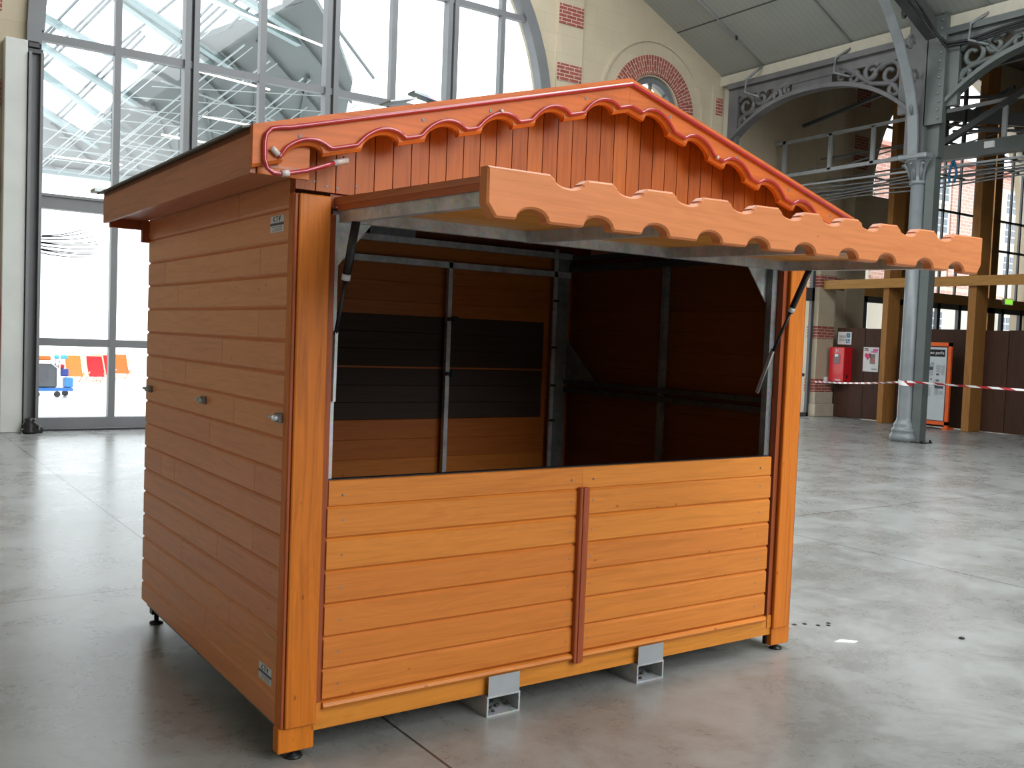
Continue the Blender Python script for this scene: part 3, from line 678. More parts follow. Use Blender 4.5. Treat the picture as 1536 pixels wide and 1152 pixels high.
# conduits with hooks on the ceiling
for i, (xa, y, xb, lab) in enumerate(((13.98, 11.5, 15.5, 'grey conduit and hook on the ceiling nearest the cream wall'), (13.5, 9.2, 15.6, 'grey conduit and hook on the ceiling nearest the column'), (13.0, 6.3, 15.6, 'grey conduit on the ceiling right of the column'))):
    t = thing('ceiling_conduit', lab, 'conduit', (xb, y, ztop(xb)))
    MB().tube([(xa - 3, y, ztop(xa - 3) - .02), (xb, y, ztop(xb) - .02)], .018, 6).build('pipe', RAILM, t)
    MB().tube([(xb, y, ztop(xb) - .02), (xb - .1, y, ztop(xb) - .13), (xb - .22, y + .25, 7.7), (xb - .25, y + .25, 7.4), (xb - .1, y - .05, 7.28)], .028, 6).build('hook', GALVD, t)
    MB().lathe((xa + .6, y - .05, ztop(xa + .6) - .1), [(.02, 0), (.03, .05), (.01, .1)], 6).build('clip', BLACK, t)

# catwalk behind the column
cw = thing('catwalk', 'pale grey railed catwalk crossing behind the column', 'walkway', (17.8, 9, 5.5))
mb = MB(); X = 17.5
MB().bar((X, 12.7, 6.70), (X, 3, 6.84), .06, .07).build('handrail', RAILM, cw)
MB().bar((X, 12.7, 5.89), (X, 3, 5.99), .06, .08).bar((X, 12.7, 5.62), (X, 3, 5.60), .07, .04).build('lower_rail', RAILM, cw)
for y in (12.43, 11.1, 9.96, 8.75, 6.98, 5.6): MB().box(X - .03, X + .03, y - .045, y + .045, 5.9, 6.74).build('post', RAILM, cw)
mb = MB()
for y in (12.4, 11.1, 9.96, 8.7, 7.5, 6.2): mb.bar((X, y, 5.9), (X + 1.6, y - .9, 6.55), .03, .03).bar((X, y, 5.6), (X + 1.6, y, 5.6), .04, .04)
mb.bar((X + 1.6, 12.6, 6.55), (X + 1.6, 3, 6.7), .04, .04).bar((X + 1.6, 12.6, 5.7), (X + 1.6, 3, 5.7), .04, .05).bar((X + 1.6, 12.6, 6.0), (X + 1.6, 3, 6.2), .03, .03)
mb.build('cross_tube', GALVD, cw)
mb = MB()
for k in range(5):
    pts = [(X - .02 + .05 * k, 12.7 - i * 1.0, 5.48 - .07 * k + .10 * (i / 9) + .03 * math.sin(i * 1.7 + k)) for i in range(11)]; mb.tube(pts, .018, 5)
mb.build('cable_run', BLACK if False else GALVD, cw)
MB().box(X - .1, X + .12, 2.8, 8.5, 5.73, 6.03).build('box_beam', IRONG, cw)
MB().bar((X, 8.45, 6.02), (X, 5.4, 7.45), .12, .12).bar((X + .7, 8.5, 6.5), (X + .7, 5, 6.0), .05, .05).bar((X + .6, 12.4, 7.2), (X + .6, 9.2, 7.75), .08, .07).build('diagonal_brace', STEELD, cw)
MB().box(X - .14, X - .04, 7.1, 7.3, 5.85, 5.98).build('clamp', WHITEP, cw)
for a, b, t in (((18.6, 9.6, 7.15), (18.6, 6.6, 6.45), .26), ((18.6, 9.5, 7.45), (18.6, 6.5, 6.95), .06), ((18.6, 9.4, 6.9), (18.6, 7.0, 6.3), .05), ((18.2, 9.3, 7.6), (18.2, 5.5, 7.9), .09), ((18.9, 9.2, 6.7), (18.9, 7.6, 7.4), .07), ((18.6, 8.9, 7.5), (18.6, 8.9, 6.0), .05), ((18.3, 8.3, 7.4), (18.3, 8.3, 6.0), .05)):
    MB().bar(a, b, .1, t).build('dark_brace', STEELD, cw)
sl = thing('hanging_sling', 'small blue lifting sling hanging under the catwalk beam', 'sling', (17.45, 7.95, 5.2))
MB().tube([(17.45, 8.0, 5.70), (17.45, 8.07, 5.45), (17.45, 8.05, 5.28), (17.45, 7.95, 5.26), (17.45, 7.9, 5.45), (17.45, 7.98, 5.70)], .03, 6).build('loop', plain('blue_sling', (.02, .14, .3), .6), sl)

# ================================================================== TIMBER POSTS, PARTITION
def post(y, d, label, ztop_=8.6):
    t = thing('timber_post', label, 'post', (19.45, y, 0), 'timber posts before the dark partition')
    MB().box(19.3, 19.79, y, y + d, 0, ztop_, bev=.01).build('shaft', TIMBER, t); return t
post(10.58, .15, 'tall timber post between the poster and the column')
post(8.39, .18, 'tall timber post right of the orange framed board')
tb = MB().box(19.22, 19.30, 2, 12.4, 3.26, 3.48).box(19.30, 19.42, 2, 12.4, 3.28, 3.46).build('timber_beam', TIMBERX)
tag(tb, 'horizontal timber beam fixed across both posts', 'beam')
pt = MB()
y = 12.35
k = 0
while y > 2:
    wdt = [.85, 1.55, 1.25][k % 3]; pt.box(19.8, 19.86, y - wdt + .015, y, .02, 2.3 - .01 * (k % 2)); y -= wdt; k += 1
struct(pt.build('wall_partition', PARTI))
# red fire cabinet, sign, poster, board
fc = thing('fire_cabinet', 'glossy red cabinet on the dark partition below the white sign', 'cabinet', (19.65, 12.05, .92))
MB().box(19.46, 19.8, 11.86, 12.30, .92, 1.80, bev=.012).build('body', RED, fc)
MB().box(19.452, 19.46, 11.97, 12.18, 1.38, 1.62, bev=.003).build('window', plain('dark_glass', (.12, .02, .02), .1), fc)
text_('pictogram', '31', .12, (19.452, 12.07, 1.70), (0, -1, 0), (0, 0, 1), WHITEP, fc)
MB().box(19.453, 19.458, 11.93, 12.08, .955, .975).build('name_strip', WHITEP, fc)
MB().box(19.58, 19.64, 11.85, 11.86, 1.02, 1.10).build('lock', BLACK, fc)
MB().box(19.45, 19.456, 12.03, 12.13, 1.56, 1.62).build('handle', WHITEP, fc)
sg = thing('direction_sign', 'white sign with black words above the red cabinet', 'sign', (19.79, 12.1, 2.03))
MB().box(19.78, 19.8, 11.91, 12.31, 1.875, 2.195).build('plate', WHITEP, sg)
text_('lettering', 'SALLE', .085, (19.777, 12.165, 2.075), (0, -1, 0), (0, 0, 1), BLACK, sg, sx=.9)
text_('lettering', 'ZOOC', .085, (19.777, 12.15, 1.985), (0, -1, 0), (0, 0, 1), BLACK, sg, sx=.9)
BLU = plain('blue_sign_square', (.05, .20, .36), .5)
MB().box(19.776, 19.78, 11.945, 12.05, 2.05, 2.165).build('arrow_square', BLU, sg)
MB().box(19.776, 19.78, 11.95, 12.055, 1.91, 2.015).build('figure_square', BLU, sg)
text_('arrow', '↗' if False else '/', .09, (19.774, 12.0, 2.105), (0, -1, 0), (0, 0, 1), WHITEP, sg)
mb = MB(); mb.tube([(19.774, 12.01, 2.0), (19.774, 12.015, 1.965), (19.774, 11.985, 1.955), (19.774, 11.975, 1.925)], .007, 5); mb.tube([(19.774, 12.03, 1.965), (19.774, 12.025, 1.94), (19.774, 12.0, 1.93), (19.774, 11.99, 1.945)], .005, 5); mb.build('figure', WHITEP, sg)
po = thing('heart_poster', 'white poster with pink heart on the dark partition', 'poster', (19.79, 11.3, 1.5))
MB().box(19.792, 19.8, 11.096, 11.534, 1.215, 1.825).build('sheet', WHITEP, po)
PINK = plain('pink_ink', (.70, .06, .20), .6); PINK2 = plain('magenta_ink', (.75, .12, .45), .6)
hp = []
for i in range(28):
    t = 2 * PI * i / 28; hp.append((19.789, 11.405 - .0072 * 16 * math.sin(t) ** 3 * .8, 1.60 + .0065 * (13 * math.cos(t) - 5 * math.cos(2 * t) - 2 * math.cos(3 * t) - math.cos(4 * t))))
MB().prism(hp, (.003, 0, 0)).build('heart', PINK, po)
MB().box(19.789, 19.792, 11.19, 11.34, 1.41, 1.66).build('photograph', plain('grey_photo', (.22, .2, .18), .5, var=.6, scale=30), po)
MB().box(19.788, 19.792, 11.20, 11.29, 1.45, 1.55).build('photograph', plain('red_photo_area', (.55, .15, .13), .5, var=.3, scale=30), po)
MB().box(19.789, 19.792, 11.12, 11.26, 1.73, 1.785).box(19.789, 19.792, 11.14, 11.32, 1.695, 1.725).build('title_block', PINK2, po)
MB().box(19.789, 19.792, 11.40, 11.51, 1.76, 1.80).box(19.789, 19.792, 11.38, 11.51, 1.73, 1.75).build('logo_block', plain('brown_ink', (.2, .12, .1), .6), po)
MB().box(19.790, 19.792, 11.13, 11.28, 1.26, 1.30).build('small_print', plain('grey_ink', (.4, .42, .45), .6), po)
bo = thing('press_board', 'orange framed white press board standing behind the column', 'board', (19.45, 9.4, 0))
OR = plain('orange_paint', (.75, .12, .02), .4)
mb = MB(); mb.box(19.28, 19.34, 8.88, 8.96, 0, 1.985).box(19.28, 19.34, 9.92, 10.0, 0, 1.985).box(19.28, 19.34, 8.88, 10.0, 1.90, 1.985).box(19.28, 19.34, 8.88, 10.0, .10, .18); mb.build('frame', OR, bo)
MB().box(19.30, 19.32, 8.96, 9.92, .18, 1.90).build('dark_backing', plain('dark_red_edge', (.08, .01, .015), .5), bo)
MB().box(19.285, 19.30, 8.99, 9.90, .20, 1.87).build('white_sheet', plain('cool_white_paper', (.52, .57, .60), .5, var=.03), bo)
MB().box(19.28, 19.285, 9.03, 9.84, 1.66, 1.82).build('title_strip', BLACK, bo)
text_('title', 'la presse en parle', .105, (19.276, 9.42, 1.745), (0, -1, 0), (0, 0, 1), WHITEP, bo)
GR = plain('grey_clipping', (.27, .29, .31), .6, var=.35, scale=40); GD = plain('dark_clipping', (.07, .07, .1), .6)
mb = MB(); rnd = random.Random(5)
for y0, z0, a, b in ((9.28, 1.42, .14, .1), (9.12, 1.30, .12, .18), (9.02, 1.25, .09, .22), (9.3, 1.22, .1, .12), (9.16, .95, .1, .2), (9.4, 1.0, .12, .25), (9.34, .75, .12, .2), (9.15, .78, .1, .18), (9.55, 1.3, .15, .2), (9.6, .8, .2, .3), (9.02, .80, .12, .1)):
    for r in range(int(b / .022)): mb.box(19.281, 19.285, y0, y0 + a * (.8 + .2 * rnd.random()), z0 + r * .022, z0 + r * .022 + .011)
mb.build('clippings', GR, bo)
mb = MB()
for y0, z0, a, b in ((9.03, .93, .21, .06), (9.15, 1.23, .07, .04), (9.3, 1.34, .14, .08), (9.14, 1.10, .07, .03), (9.32, 1.12, .04, .03), (9.2, .99, .07, .02), (9.3, 1.5, .04, .02)): mb.box(19.279, 19.284, y0, y0 + a, z0, z0 + b)
mb.build('headline_blocks', GD, bo)
MB().box(19.24, 19.5, 8.86, 8.98, 0, .05).box(19.24, 19.5, 9.9, 10.02, 0, .05).build('foot', OR, bo)
# barrier tapes
def tape(a, b, sag, label, n=24):
    a, b = Vector(a), Vector(b); mb = MB(); bm = mb.bm; uvl = bm.loops.layers.uv.new('UVMap'); L = (b - a).length; nrm = (b - a).cross(Vector((0, 0, 1))).normalized() * .0015
    P = []
    for i in range(n + 1):
        t = i / n; p = a.lerp(b, t) - Vector((0, 0, sag * 4 * t * (1 - t))); tw = .6 * math.sin(t * 9)
        up = Vector((0, 0, 1)) * .02 * math.cos(tw) + nrm.normalized() * .02 * math.sin(tw); P.append((p, up, t * L))
    for (p, u, s), (q, v, r) in zip(P[:-1], P[1:]):
        for o in (nrm, -nrm):
            f = bm.faces.new([bm.verts.new(x) for x in (p - u + o, q - v + o, q + v + o, p + u + o)])
            for l, uv in zip(f.loops, ((s, 0), (r, 0), (r, 1), (s, 1))): l[uvl].uv = uv
        f = bm.faces.new([bm.verts.new(x) for x in (p + u + nrm, q + v + nrm, q + v - nrm, p + u - nrm)])
        for l in f.loops: l[uvl].uv = (s, 0)
    return tag(mb.build('barrier_tape', TAPE), label, 'tape', 'red and white barrier tapes')
tape((19.05, 12.38, .90), (15.40, 7.60, 1.14), .03, 'red and white tape from the stone pier to the column')
tape((15.40, 7.42, 1.16), (15.40, 2.3, 1.17), .02, 'red and white tape running right from the column')
mb = MB(); bm = mb.bm; uvl = bm.loops.layers.uv.new('UVMap')
for k in range(20):
    a0, a1 = 2 * PI * k / 20, 2 * PI * (k + 1) / 20; P = lambda a, z: (cx + .165 * math.cos(a), cy + .165 * math.sin(a), 1.15 + z + .03 * math.sin(a + 1))
    f = bm.faces.new([bm.verts.new(p) for p in (P(a0, -.045), P(a1, -.045), P(a1, .045), P(a0, .045))])
    for l, uv in zip(f.loops, ((a0 * .16, 0), (a1 * .16, 0), (a1 * .16, 1), (a0 * .16, 1))): l[uvl].uv = uv
tag(mb.build('barrier_tape', TAPE), 'band of red and white tape wound round the column', 'tape', 'red and white barrier tapes')
so = thing('wall_socket', 'small pale socket box on the stone pier by the tape', 'socket', (19.5, 12.4, .9))
MB().box(19.42, 19.6, YA - .42, YA - .33, .86, 1.02, bev=.01).build('housing', WHITEP, so)
MB().box(19.47, 19.55, YA - .43, YA - .42, .90, .98).build('cover', plain('grey_cover', (.3, .33, .32), .4), so)
# floor litter
def scrap(name, label, cat, pts, th, mat): return tag(MB().prism([(x, y, .0) for x, y in pts], (0, 0, th)).build(name, mat), label, cat)
scrap('paper_scrap', 'white paper scrap on the concrete right of the stall', 'litter', [(3.33, -.06), (3.42, -.13), (3.47, -.12), (3.40, -.05)], .003, WHITEP)
tag(MB().lathe((4.09, -.39, 0), [(.015, 0), (.02, .006), (.008, .012)], 7).build('dark_pebble', BLACK), 'small dark lump on the concrete right of the paper scrap', 'litter')
DUST = plain('dark_crumb', (.05, .045, .04), .8)
rnd = random.Random(9)
for k, (x, y) in enumerate(((3.40, .28), (3.47, .26), (3.52, .20), (3.58, .17), (3.62, .20))):
    tag(MB().lathe((x, y, 0), [(.012, 0), (.015, .003), (.006, .007)], 6).build('floor_crumb', DUST), 'dark crumb in a small scatter on the concrete beside the right post', 'litter', 'crumbs beside the right post')

# ================================================================== MARKET STALL
ST = thing('market_stall', 'orange stained wooden market stall with gabled roof and raised front flap', 'stall', (1.5, 1.0, 0))
def part(name, mb, mat, par=ST, label=None):
    o = mb.build(name, mat, par)
    if label: o['label'] = label
    return o
P_ = .1271; GB = .2365; D = 2.0934; Wd = 3.0
def board_y(mb, xo, sgn, y0, y1, z0, z1, t=.022, c=.010):   # board along y, outer face at xo, sgn=-1 faces -x
    i = xo - sgn * t
    mb.prism([(i, y0, z0), (xo - sgn * c, y0, z0), (xo, y0, z0 + c), (xo, y0, z1 - c), (xo - sgn * c, y0, z1), (i, y0, z1)], (0, y1 - y0, 0))
def board_x(mb, yo, sgn, x0, x1, z0, z1, t=.022, c=.007):
    i = yo - sgn * t
    mb.prism([(x0, i, z0), (x0, yo - sgn * c, z0), (x0, yo, z0 + c), (x0, yo, z1 - c), (x0, yo - sgn * c, z1), (x0, i, z1)], (x1 - x0, 0, 0))
rows = [(.124, GB)] + [(GB + k * P_, GB + (k + 1) * P_) for k in range(15)] + [(GB + 15 * P_, 2.262)]
rnd = random.Random(4)
def side(xo, sgn):
    mb = MB()
    for k, (a, b) in enumerate(rows):
        cuts = [.05]
        if k not in (0, 15): cuts += [(.35, .95, .62, 1.35, .8, .35, 1.5)[k % 7]]
        if k % 4 == 2: cuts += [1.75]
        cuts = sorted(cuts) + [D]
        for u, v in zip(cuts[:-1], cuts[1:]): board_y(mb, xo, sgn, u + .0016, v - .0016, a, b)
    return mb
sw = part('side_wall', side(.006, -1), W_side); sw2 = part('side_wall', side(Wd - .006, 1), W_side)
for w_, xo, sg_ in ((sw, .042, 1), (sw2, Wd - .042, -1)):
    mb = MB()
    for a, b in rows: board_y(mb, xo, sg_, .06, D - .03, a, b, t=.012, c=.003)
    mb.build('shade_lining', W_innery, w_)  # added lining that carries the painted interior shade
for y, z in ((1.985, 1.325), (1.035, 1.333), (.085, 1.334)):
    l = part('latch', MB().box(-.008, .006, y - .03, y + .03, z - .018, z + .018, bev=.003), GALVD, sw)
    part('latch_knob', MB().tube([(-.03, y - .012, z), (-.005, y - .012, z)], .012, 8).tube([(-.035, y + .015, z - .004), (-.005, y + .015, z - .004)], .008, 8).tube([(-.03, y - .02, z + .004), (-.03, y + .022, z + .004)], .007, 6), GALV, l) if False else MB().tube([(-.03, y - .012, z), (-.005, y - .012, z)], .012, 8).tube([(-.03, y - .02, z + .004), (-.03, y + .022, z + .004)], .007, 6).build('latch_knob', GALV, sw)
mb = MB()
for a, b in rows: board_x(mb, D, 1, .02, Wd - .02, a, b)
bw = part('back_wall', mb, W_front)
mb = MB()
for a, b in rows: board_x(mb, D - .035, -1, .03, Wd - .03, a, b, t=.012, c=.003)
mb.build('shade_lining', W_inner, bw)  # lining added over the back boards, shade painted into its wood
# dark board panels inside the back wall
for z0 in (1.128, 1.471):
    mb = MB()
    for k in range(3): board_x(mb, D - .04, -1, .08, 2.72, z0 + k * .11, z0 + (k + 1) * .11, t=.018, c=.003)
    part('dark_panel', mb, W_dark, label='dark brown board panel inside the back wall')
# posts
for s, xa in ((0, 0.0), (1, Wd - .148)):
    flip = (lambda x: x) if s == 0 else (lambda x: Wd - x)
    def bx(mb, x0, x1, *r, bev=0): a, b = sorted((flip(x0), flip(x1))); return mb.box(a, b, *r, bev=bev)
    p = part('corner_post', bx(bx(MB(), .0, .148, 0, .055, .0315, .129, bev=.003), .004, .144, .004, .05, .129, 2.194), W_vert)
    bx(MB(), .022, .150, -.014, .004, .129, 2.194, bev=.004).build('cover_board', W_vert, p)
    bx(MB(), .006, .020, -.004, .05, .131, 2.194, bev=.003).build('edge_bead', W_red, p)
    part('jamb_strip', bx(MB(), .150, .182, .012, .05, .205, 2.13), W_red)
    part('jamb_block', bx(MB(), .150, .182, .006, .05, .135, .205), W_front)
part('base_beam', MB().box(.148, Wd - .148, .012, .06, .0946, .2), wood('base_beam_wood', (.60, .215, .03), 'x', isl=0))
part('base_beam', MB().box(.03, .08, .06, D - .03, .10, .15).box(Wd - .08, Wd - .03, .06, D - .03, .10, .15), GALVD)
part('stall_floor', MB().box(.03, Wd - .03, .05, D - .02, .15, .18), W_dark)
# counter panel
zs = [1.088, .986, .856, .726, .594, .462, .332, .208]
mb = MB()
for (b, a) in zip(zs[:-1], zs[1:]):
    if b > 1.0: board_x(mb, .0155 - .008, -1, .184, 1.4645, a, b, c=.004); board_x(mb, .0155 - .008, -1, 1.4655, 2.786, a, b, c=.004)
    else: board_x(mb, .0155 - .012, -1, .18, 1.4545, a, b, c=.011, t=.026); board_x(mb, .0155 - .012, -1, 1.4855, 2.786, a, b, c=.011, t=.026)
fp = part('counter_panel', mb, W_front)
MB().prism([(.18, .028, .178), (.18, -.004, .178), (.18, -.012, .19), (.18, -.006, .202), (.18, .003, .207), (.18, .028, .207)], (2.606, 0, 0)).build('bottom_moulding', W_front, fp)
MB().box(1.435, 1.492, -.022, .008, .165, .995, bev=.004).box(1.452, 1.474, -.027, -.02, .165, .995).build('centre_batten', W_red, fp)
MB().box(.184, 2.786, .03, .06, 1.07, 1.092).build('counter_lip', BLACK, fp)
mb = MB()
for i, z in enumerate((1.03, .93, .79, .66, .53, .40, .27)):
    for x in (.245, 1.40, 1.53, 2.70): mb.tube([(x, .006 if i else .009, z), (x, -.0016 + .004, z)], .0045, 8)
mb.build('screw_heads', GALVD, fp)
# gable cladding
ZT = lambda x: 2.861 - .2745 * abs(x - 1.5)
mb = MB(); x = 0.0
while x < Wd - .01:
    x1 = min(x + .0815, Wd); t = .018
    g = .0022
    xs_ = [x + g, x1 - g] if not (x < 1.5 < x1) else [x + g, 1.5, x1 - g]
    top = [(u, 0, ZT(u) - .03) for u in xs_]
    mb.prism([(x + g, -.0, 2.208), (x1 - g, -.0, 2.208)] + top[::-1], (0, -.016, 0)); x = x1
gb = part('gable_cladding', mb, W_gable)
mb = MB()
mb.prism([(0.0, .002, 2.21), (Wd, .002, 2.21), (Wd, .002, ZT(Wd) - .03), (1.5, .002, ZT(1.5) - .03), (0, .002, ZT(0) - .03)], (0, .012, 0)); mb.build('backing', W_red, gb)
mb = MB()
for x in (.075, .125, .17, .25, .42, .66, 1.3, 1.9, 2.4, 2.75): mb.tube([(x, -.014, 2.235 + .01 * math.sin(x * 30)), (x, -.0185, 2.235 + .01 * math.sin(x * 30))], .005, 8)
mb.build('screw_heads', GALVD, gb)
mb = MB(); x = 0.03
mb.prism([(0.03, D - .02, 2.25), (Wd - .03, D - .02, 2.25), (Wd - .03, D - .02, ZT(Wd) - .03), (1.5, D - .02, ZT(1.5) - .03), (.03, D - .02, ZT(0) - .03)], (0, .02, 0)); part('rear_gable', mb, wood('shade_darkened_rear_gable', (.17, .045, .014), 'z', knots=False))  # gable wood also darkened to paint the shade under the roof
# header behind the hinge
part('header_rail', MB().box(.15, Wd - .15, .0, .05, 2.155, 2.206), W_red)
# roof
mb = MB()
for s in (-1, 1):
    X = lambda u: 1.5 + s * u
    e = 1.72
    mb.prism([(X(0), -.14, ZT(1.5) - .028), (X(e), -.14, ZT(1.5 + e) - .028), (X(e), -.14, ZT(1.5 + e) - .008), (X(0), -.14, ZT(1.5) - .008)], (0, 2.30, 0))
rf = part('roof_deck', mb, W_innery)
mb = MB()
for s in (-1, 1):
    X = lambda u: 1.5 + s * u
    mb.prism([(X(0), -.138, ZT(1.5) - .006), (X(1.75), -.138, ZT(1.5 + 1.75) - .006), (X(1.75), -.138, ZT(1.5 + 1.75) + .002), (X(0), -.138, ZT(1.5) + .002)], (0, 2.33, 0))
part('roof_sheet', mb, SHEET)
for s in (-1, 1):
    fx = (lambda x: x) if s < 0 else (lambda x: Wd - x)
    a, b = sorted((fx(-.22), fx(-.196)))
    part('eave_board', MB().box(a, b, -.138, 2.17, 2.222, 2.362, bev=.003), W_brown)
    a, b = sorted((fx(-.196), fx(-.001))); part('soffit', MB().box(a, b, -.138, 2.15, 2.250, 2.262), W_brown)
    a, b = sorted((fx(-.19), fx(.004))); part('eave_front', MB().box(a, b, -.136, -.118, 2.225, 2.37), W_fascia); part('eave_end', MB().box(a, b, 2.135, 2.165, 2.20, 2.372).box(*sorted((fx(-.03), fx(.03))), 2.094, 2.13, 2.13, 2.25), W_red)
    part('gutter_clip', MB().box(*sorted((fx(-.275), fx(-.16))), 2.12, 2.235, 2.384, 2.402), GALV)
notch = [-.035, .272, .54, .798, 1.06, 1.331]
allnotch = notch + [Wd - n for n in notch]
def zbot(x, off=0.0, hw=.076, dp=.050):
    z = ZT(x) - .150 + off
    for n in allnotch:
        u = abs(x - n) / hw
        if u < 1: z += dp * math.sqrt(max(0, 1 - u * u)) ** 1.0 if hw < .08 else dp * (1 - u * u) ** .85
    return z
def fas(xa, xb):
    n = 150; xs_ = [xa + (xb - xa) * i / n for i in range(n + 1)]
    for q in allnotch:
        for e in (-.0761, -.0745, -.070, .070, .0745, .0761):
            if xa < q + e < xb: xs_.append(q + e)
    xs_.sort()
    mb = MB(); bm = mb.bm; Y0, Y1, Y2 = -.17, -.1615, -.14
    prev = None
    for x in xs_:
        b = zbot(x); t = ZT(x)
        vs = [bm.verts.new(p) for p in ((x, Y0, t), (x, Y0, b + .012), (x, Y1, b), (x, Y2, b), (x, Y2, t))]
        if prev:
            for i in range(5): bm.faces.new((prev[i], prev[(i + 1) % 5], vs[(i + 1) % 5], vs[i]))
        else: bm.faces.new(vs)
        prev = vs
    bm.faces.new(prev[::-1]); return mb
part('fascia_board', fas(-.222, 1.4995), W_fascia); part('fascia_board', fas(1.5005, 3.222), W_fascia)
mb = MB()
for x in (-.05, .45, .76, 1.25, 1.75, 2.2, 2.6, 2.95): mb.tube([(x, -.168, ZT(x) - .065), (x, -.1725, ZT(x) - .065)], .0065, 10)
part('screw_heads', mb, GALVD)
# rope light
Yr = -.182
pts = [(.115, Yr + .03, 2.305), (.05, Yr, 2.278), (-.03, Yr, 2.248), (-.115, Yr, 2.226), (-.150, Yr, 2.226), (-.172, Yr, 2.240), (-.182, Yr, 2.27), (-.183, Yr, 2.33), (-.178, Yr, 2.358), (-.160, Yr, 2.379), (-.13, Yr, 2.388)]
x = -.09
while x < 3.1: pts.append((x, Yr, ZT(x) - .030)); x += .085 if not 1.40 < x < 1.6 else .02
pts += [(3.13, Yr, 2.388), (3.16, Yr, 2.379), (3.178, Yr, 2.358), (3.182, Yr, 2.31), (3.175, Yr, 2.28)]
rl = part('rope_light', MB().tube(pts, .0085, 8), ROPE)
pts = [(-.150, Yr, 2.305), (-.125, Yr, 2.285)]; x = -.105
while x < 3.10: pts.append((x, Yr, zbot(x, .024, .098, .046))); x += .0125
MB().tube(pts, .0075, 8).build('lower_strand', ROPE, rl)
MB().tube([(-.158, Yr, 2.313), (-.132, Yr, 2.291)], .011, 8).tube([(.085, Yr + .02, 2.293), (.15, Yr + .04, 2.315)], .012, 8).tube([(-.12, Yr, 2.227), (-.092, Yr, 2.232)], .0125, 8).tube([(.798, Yr, zbot(.798, .026, .088) - 0), (.812, Yr, zbot(.812, .026, .088))], .0095, 8).tube([(2.05, Yr, zbot(2.05, .026, .088)), (2.065, Yr, zbot(2.065, .026, .088))], .0095, 8).build('connector', CLEAR, rl)
MB().tube([(.15, Yr + .04, 2.315), (.175, Yr + .08, 2.322), (.185, Yr + .15, 2.345)], .005, 6).build('lead', BLACK, rl)
# lifting lugs on the roof
for x, s in ((.52, 1), (2.62, -1)):
    z = ZT(x)
    h = .075 if s < 0 else .0
    part('roof_bracket', MB().bar((x - .10, .02, ZT(x - .10) + h + .01), (x + .16, .02, ZT(x + .16) + h), .04, .012).bar((x - .08, .05, ZT(x - .08)), (x - .08, .05, ZT(x - .08) + h + .02), .03, .03).bar((x - .10, .12, ZT(x - .10) + .015), (x + .12, .12, ZT(x + .12) + .02), .12, .008).bar((x - .1, .1, ZT(x - .1) + .05 + (.07 if s < 0 else 0)), (x + .02, .1, ZT(x + .02) + .05 + (.05 if s < 0 else 0)), .10, .006).bar((x + .02, .1, ZT(x + .02) + .08), (x + .16, .1, ZT(x + .16) + .02), .06, .01), GALV)
# awning flap
def aw(y, dz=0): return 2.118 + .026 * y + dz     # y is negative outward
fl = part('flap', MB(), GALV) if False else None
mb = MB()
for k in range(9):
    ya = -.03 - k * .117; yb = ya - .113
    mb.prism([(.185, ya, aw(ya, .028)), (.185, yb, aw(yb, .028)), (.185, yb, aw(yb, .046)), (.185, ya, aw(ya, .046))], (2.61, 0, 0))
fl = part('flap', mb, wood('flap_board_wood', (.70, .30, .06), 'x'))  # wood lightened to stand in for light bounced up from the floor
mb = MB()
for x in (.185, 1.065, 1.895, 2.755): mb.prism([(x, -.01, aw(0, -.020)), (x, -1.05, aw(-1.05, -.020)), (x, -1.05, aw(-1.05, .028)), (x, -.01, aw(0, .028))], (.035, 0, 0))
for x in (.185, 1.065, 1.895, 2.755): mb.box(x - .0, x + .006, -1.05, -.02, 2.09, 2.10) if False else None
mb.build('arm', GALV, fl)
MB().box(.19, 2.79, -.040, -.008, aw(0, -.018), aw(0, .028)).build('hinge_rail', GALV, fl)
MB().box(.19, 2.79, -1.05, -1.02, aw(-1, -.010), aw(-1, .026)).build('outer_rail', GALV, fl)
MB().prism([(.168, .0, aw(0, .046)), (.168, -1.055, aw(-1.05, .046)), (.168, -1.055, aw(-1.05, .066)), (.168, .0, aw(0, .076))], (.014, 0, 0)).prism([(2.80, .0, aw(0, .046)), (2.80, -1.055, aw(-1.05, .046)), (2.80, -1.055, aw(-1.05, .066)), (2.80, 0, aw(0, .076))], (.014, 0, 0)).build('side_moulding', W_brown, fl)
MB().prism([(.172, -.02, aw(0, .024)), (.172, -1.055, aw(-1.05, .024)), (.172, -1.055, aw(-1.05, .046)), (.172, -.02, aw(0, .046))], (.012, 0, 0)).build('edge_board', W_redx, fl)
# valance
tn = [.462, .713, .979, 1.247, 1.515, 1.748, 1.992, 2.251, 2.515]
bn = [.325, .585, .833, 1.089, 1.339, 1.6, 1.864, 2.113, 2.381, 2.618]
xa, xb = .158, 2.815
vt = lambda x: 2.180 + .030 * (x - xa) / (xb - xa); vb = lambda x: 2.031 + .014 * (x - xa) / (xb - xa)
up = [(xa, vt(xa))]
for n in tn:
    up.append((n - .075, vt(n)))
    for i in range(11):
        a = PI * (i / 10); up.append((n - .054 * math.cos(a), vt(n) - .014 - .020 * math.sin(a)))
    up.append((n + .075, vt(n)))
up.append((xb, vt(xb)))
dn = [(xb, vb(xb) + .04), (xb - .03, vb(xb))]
for n in reversed(bn):
    dn.append((n + .066, vb(n)))
    for i in range(11):
        a = PI * (i / 10); dn.append((n + .057 * math.cos(a), vb(n) + .006 + .032 * math.sin(a)))
    dn.append((n - .066, vb(n)))
dn += [(xa + .032, vb(xa)), (xa, vb(xa) + .04)]
poly = up + dn
mb = MB(); bm = mb.bm; ins = []; npl = len(poly)
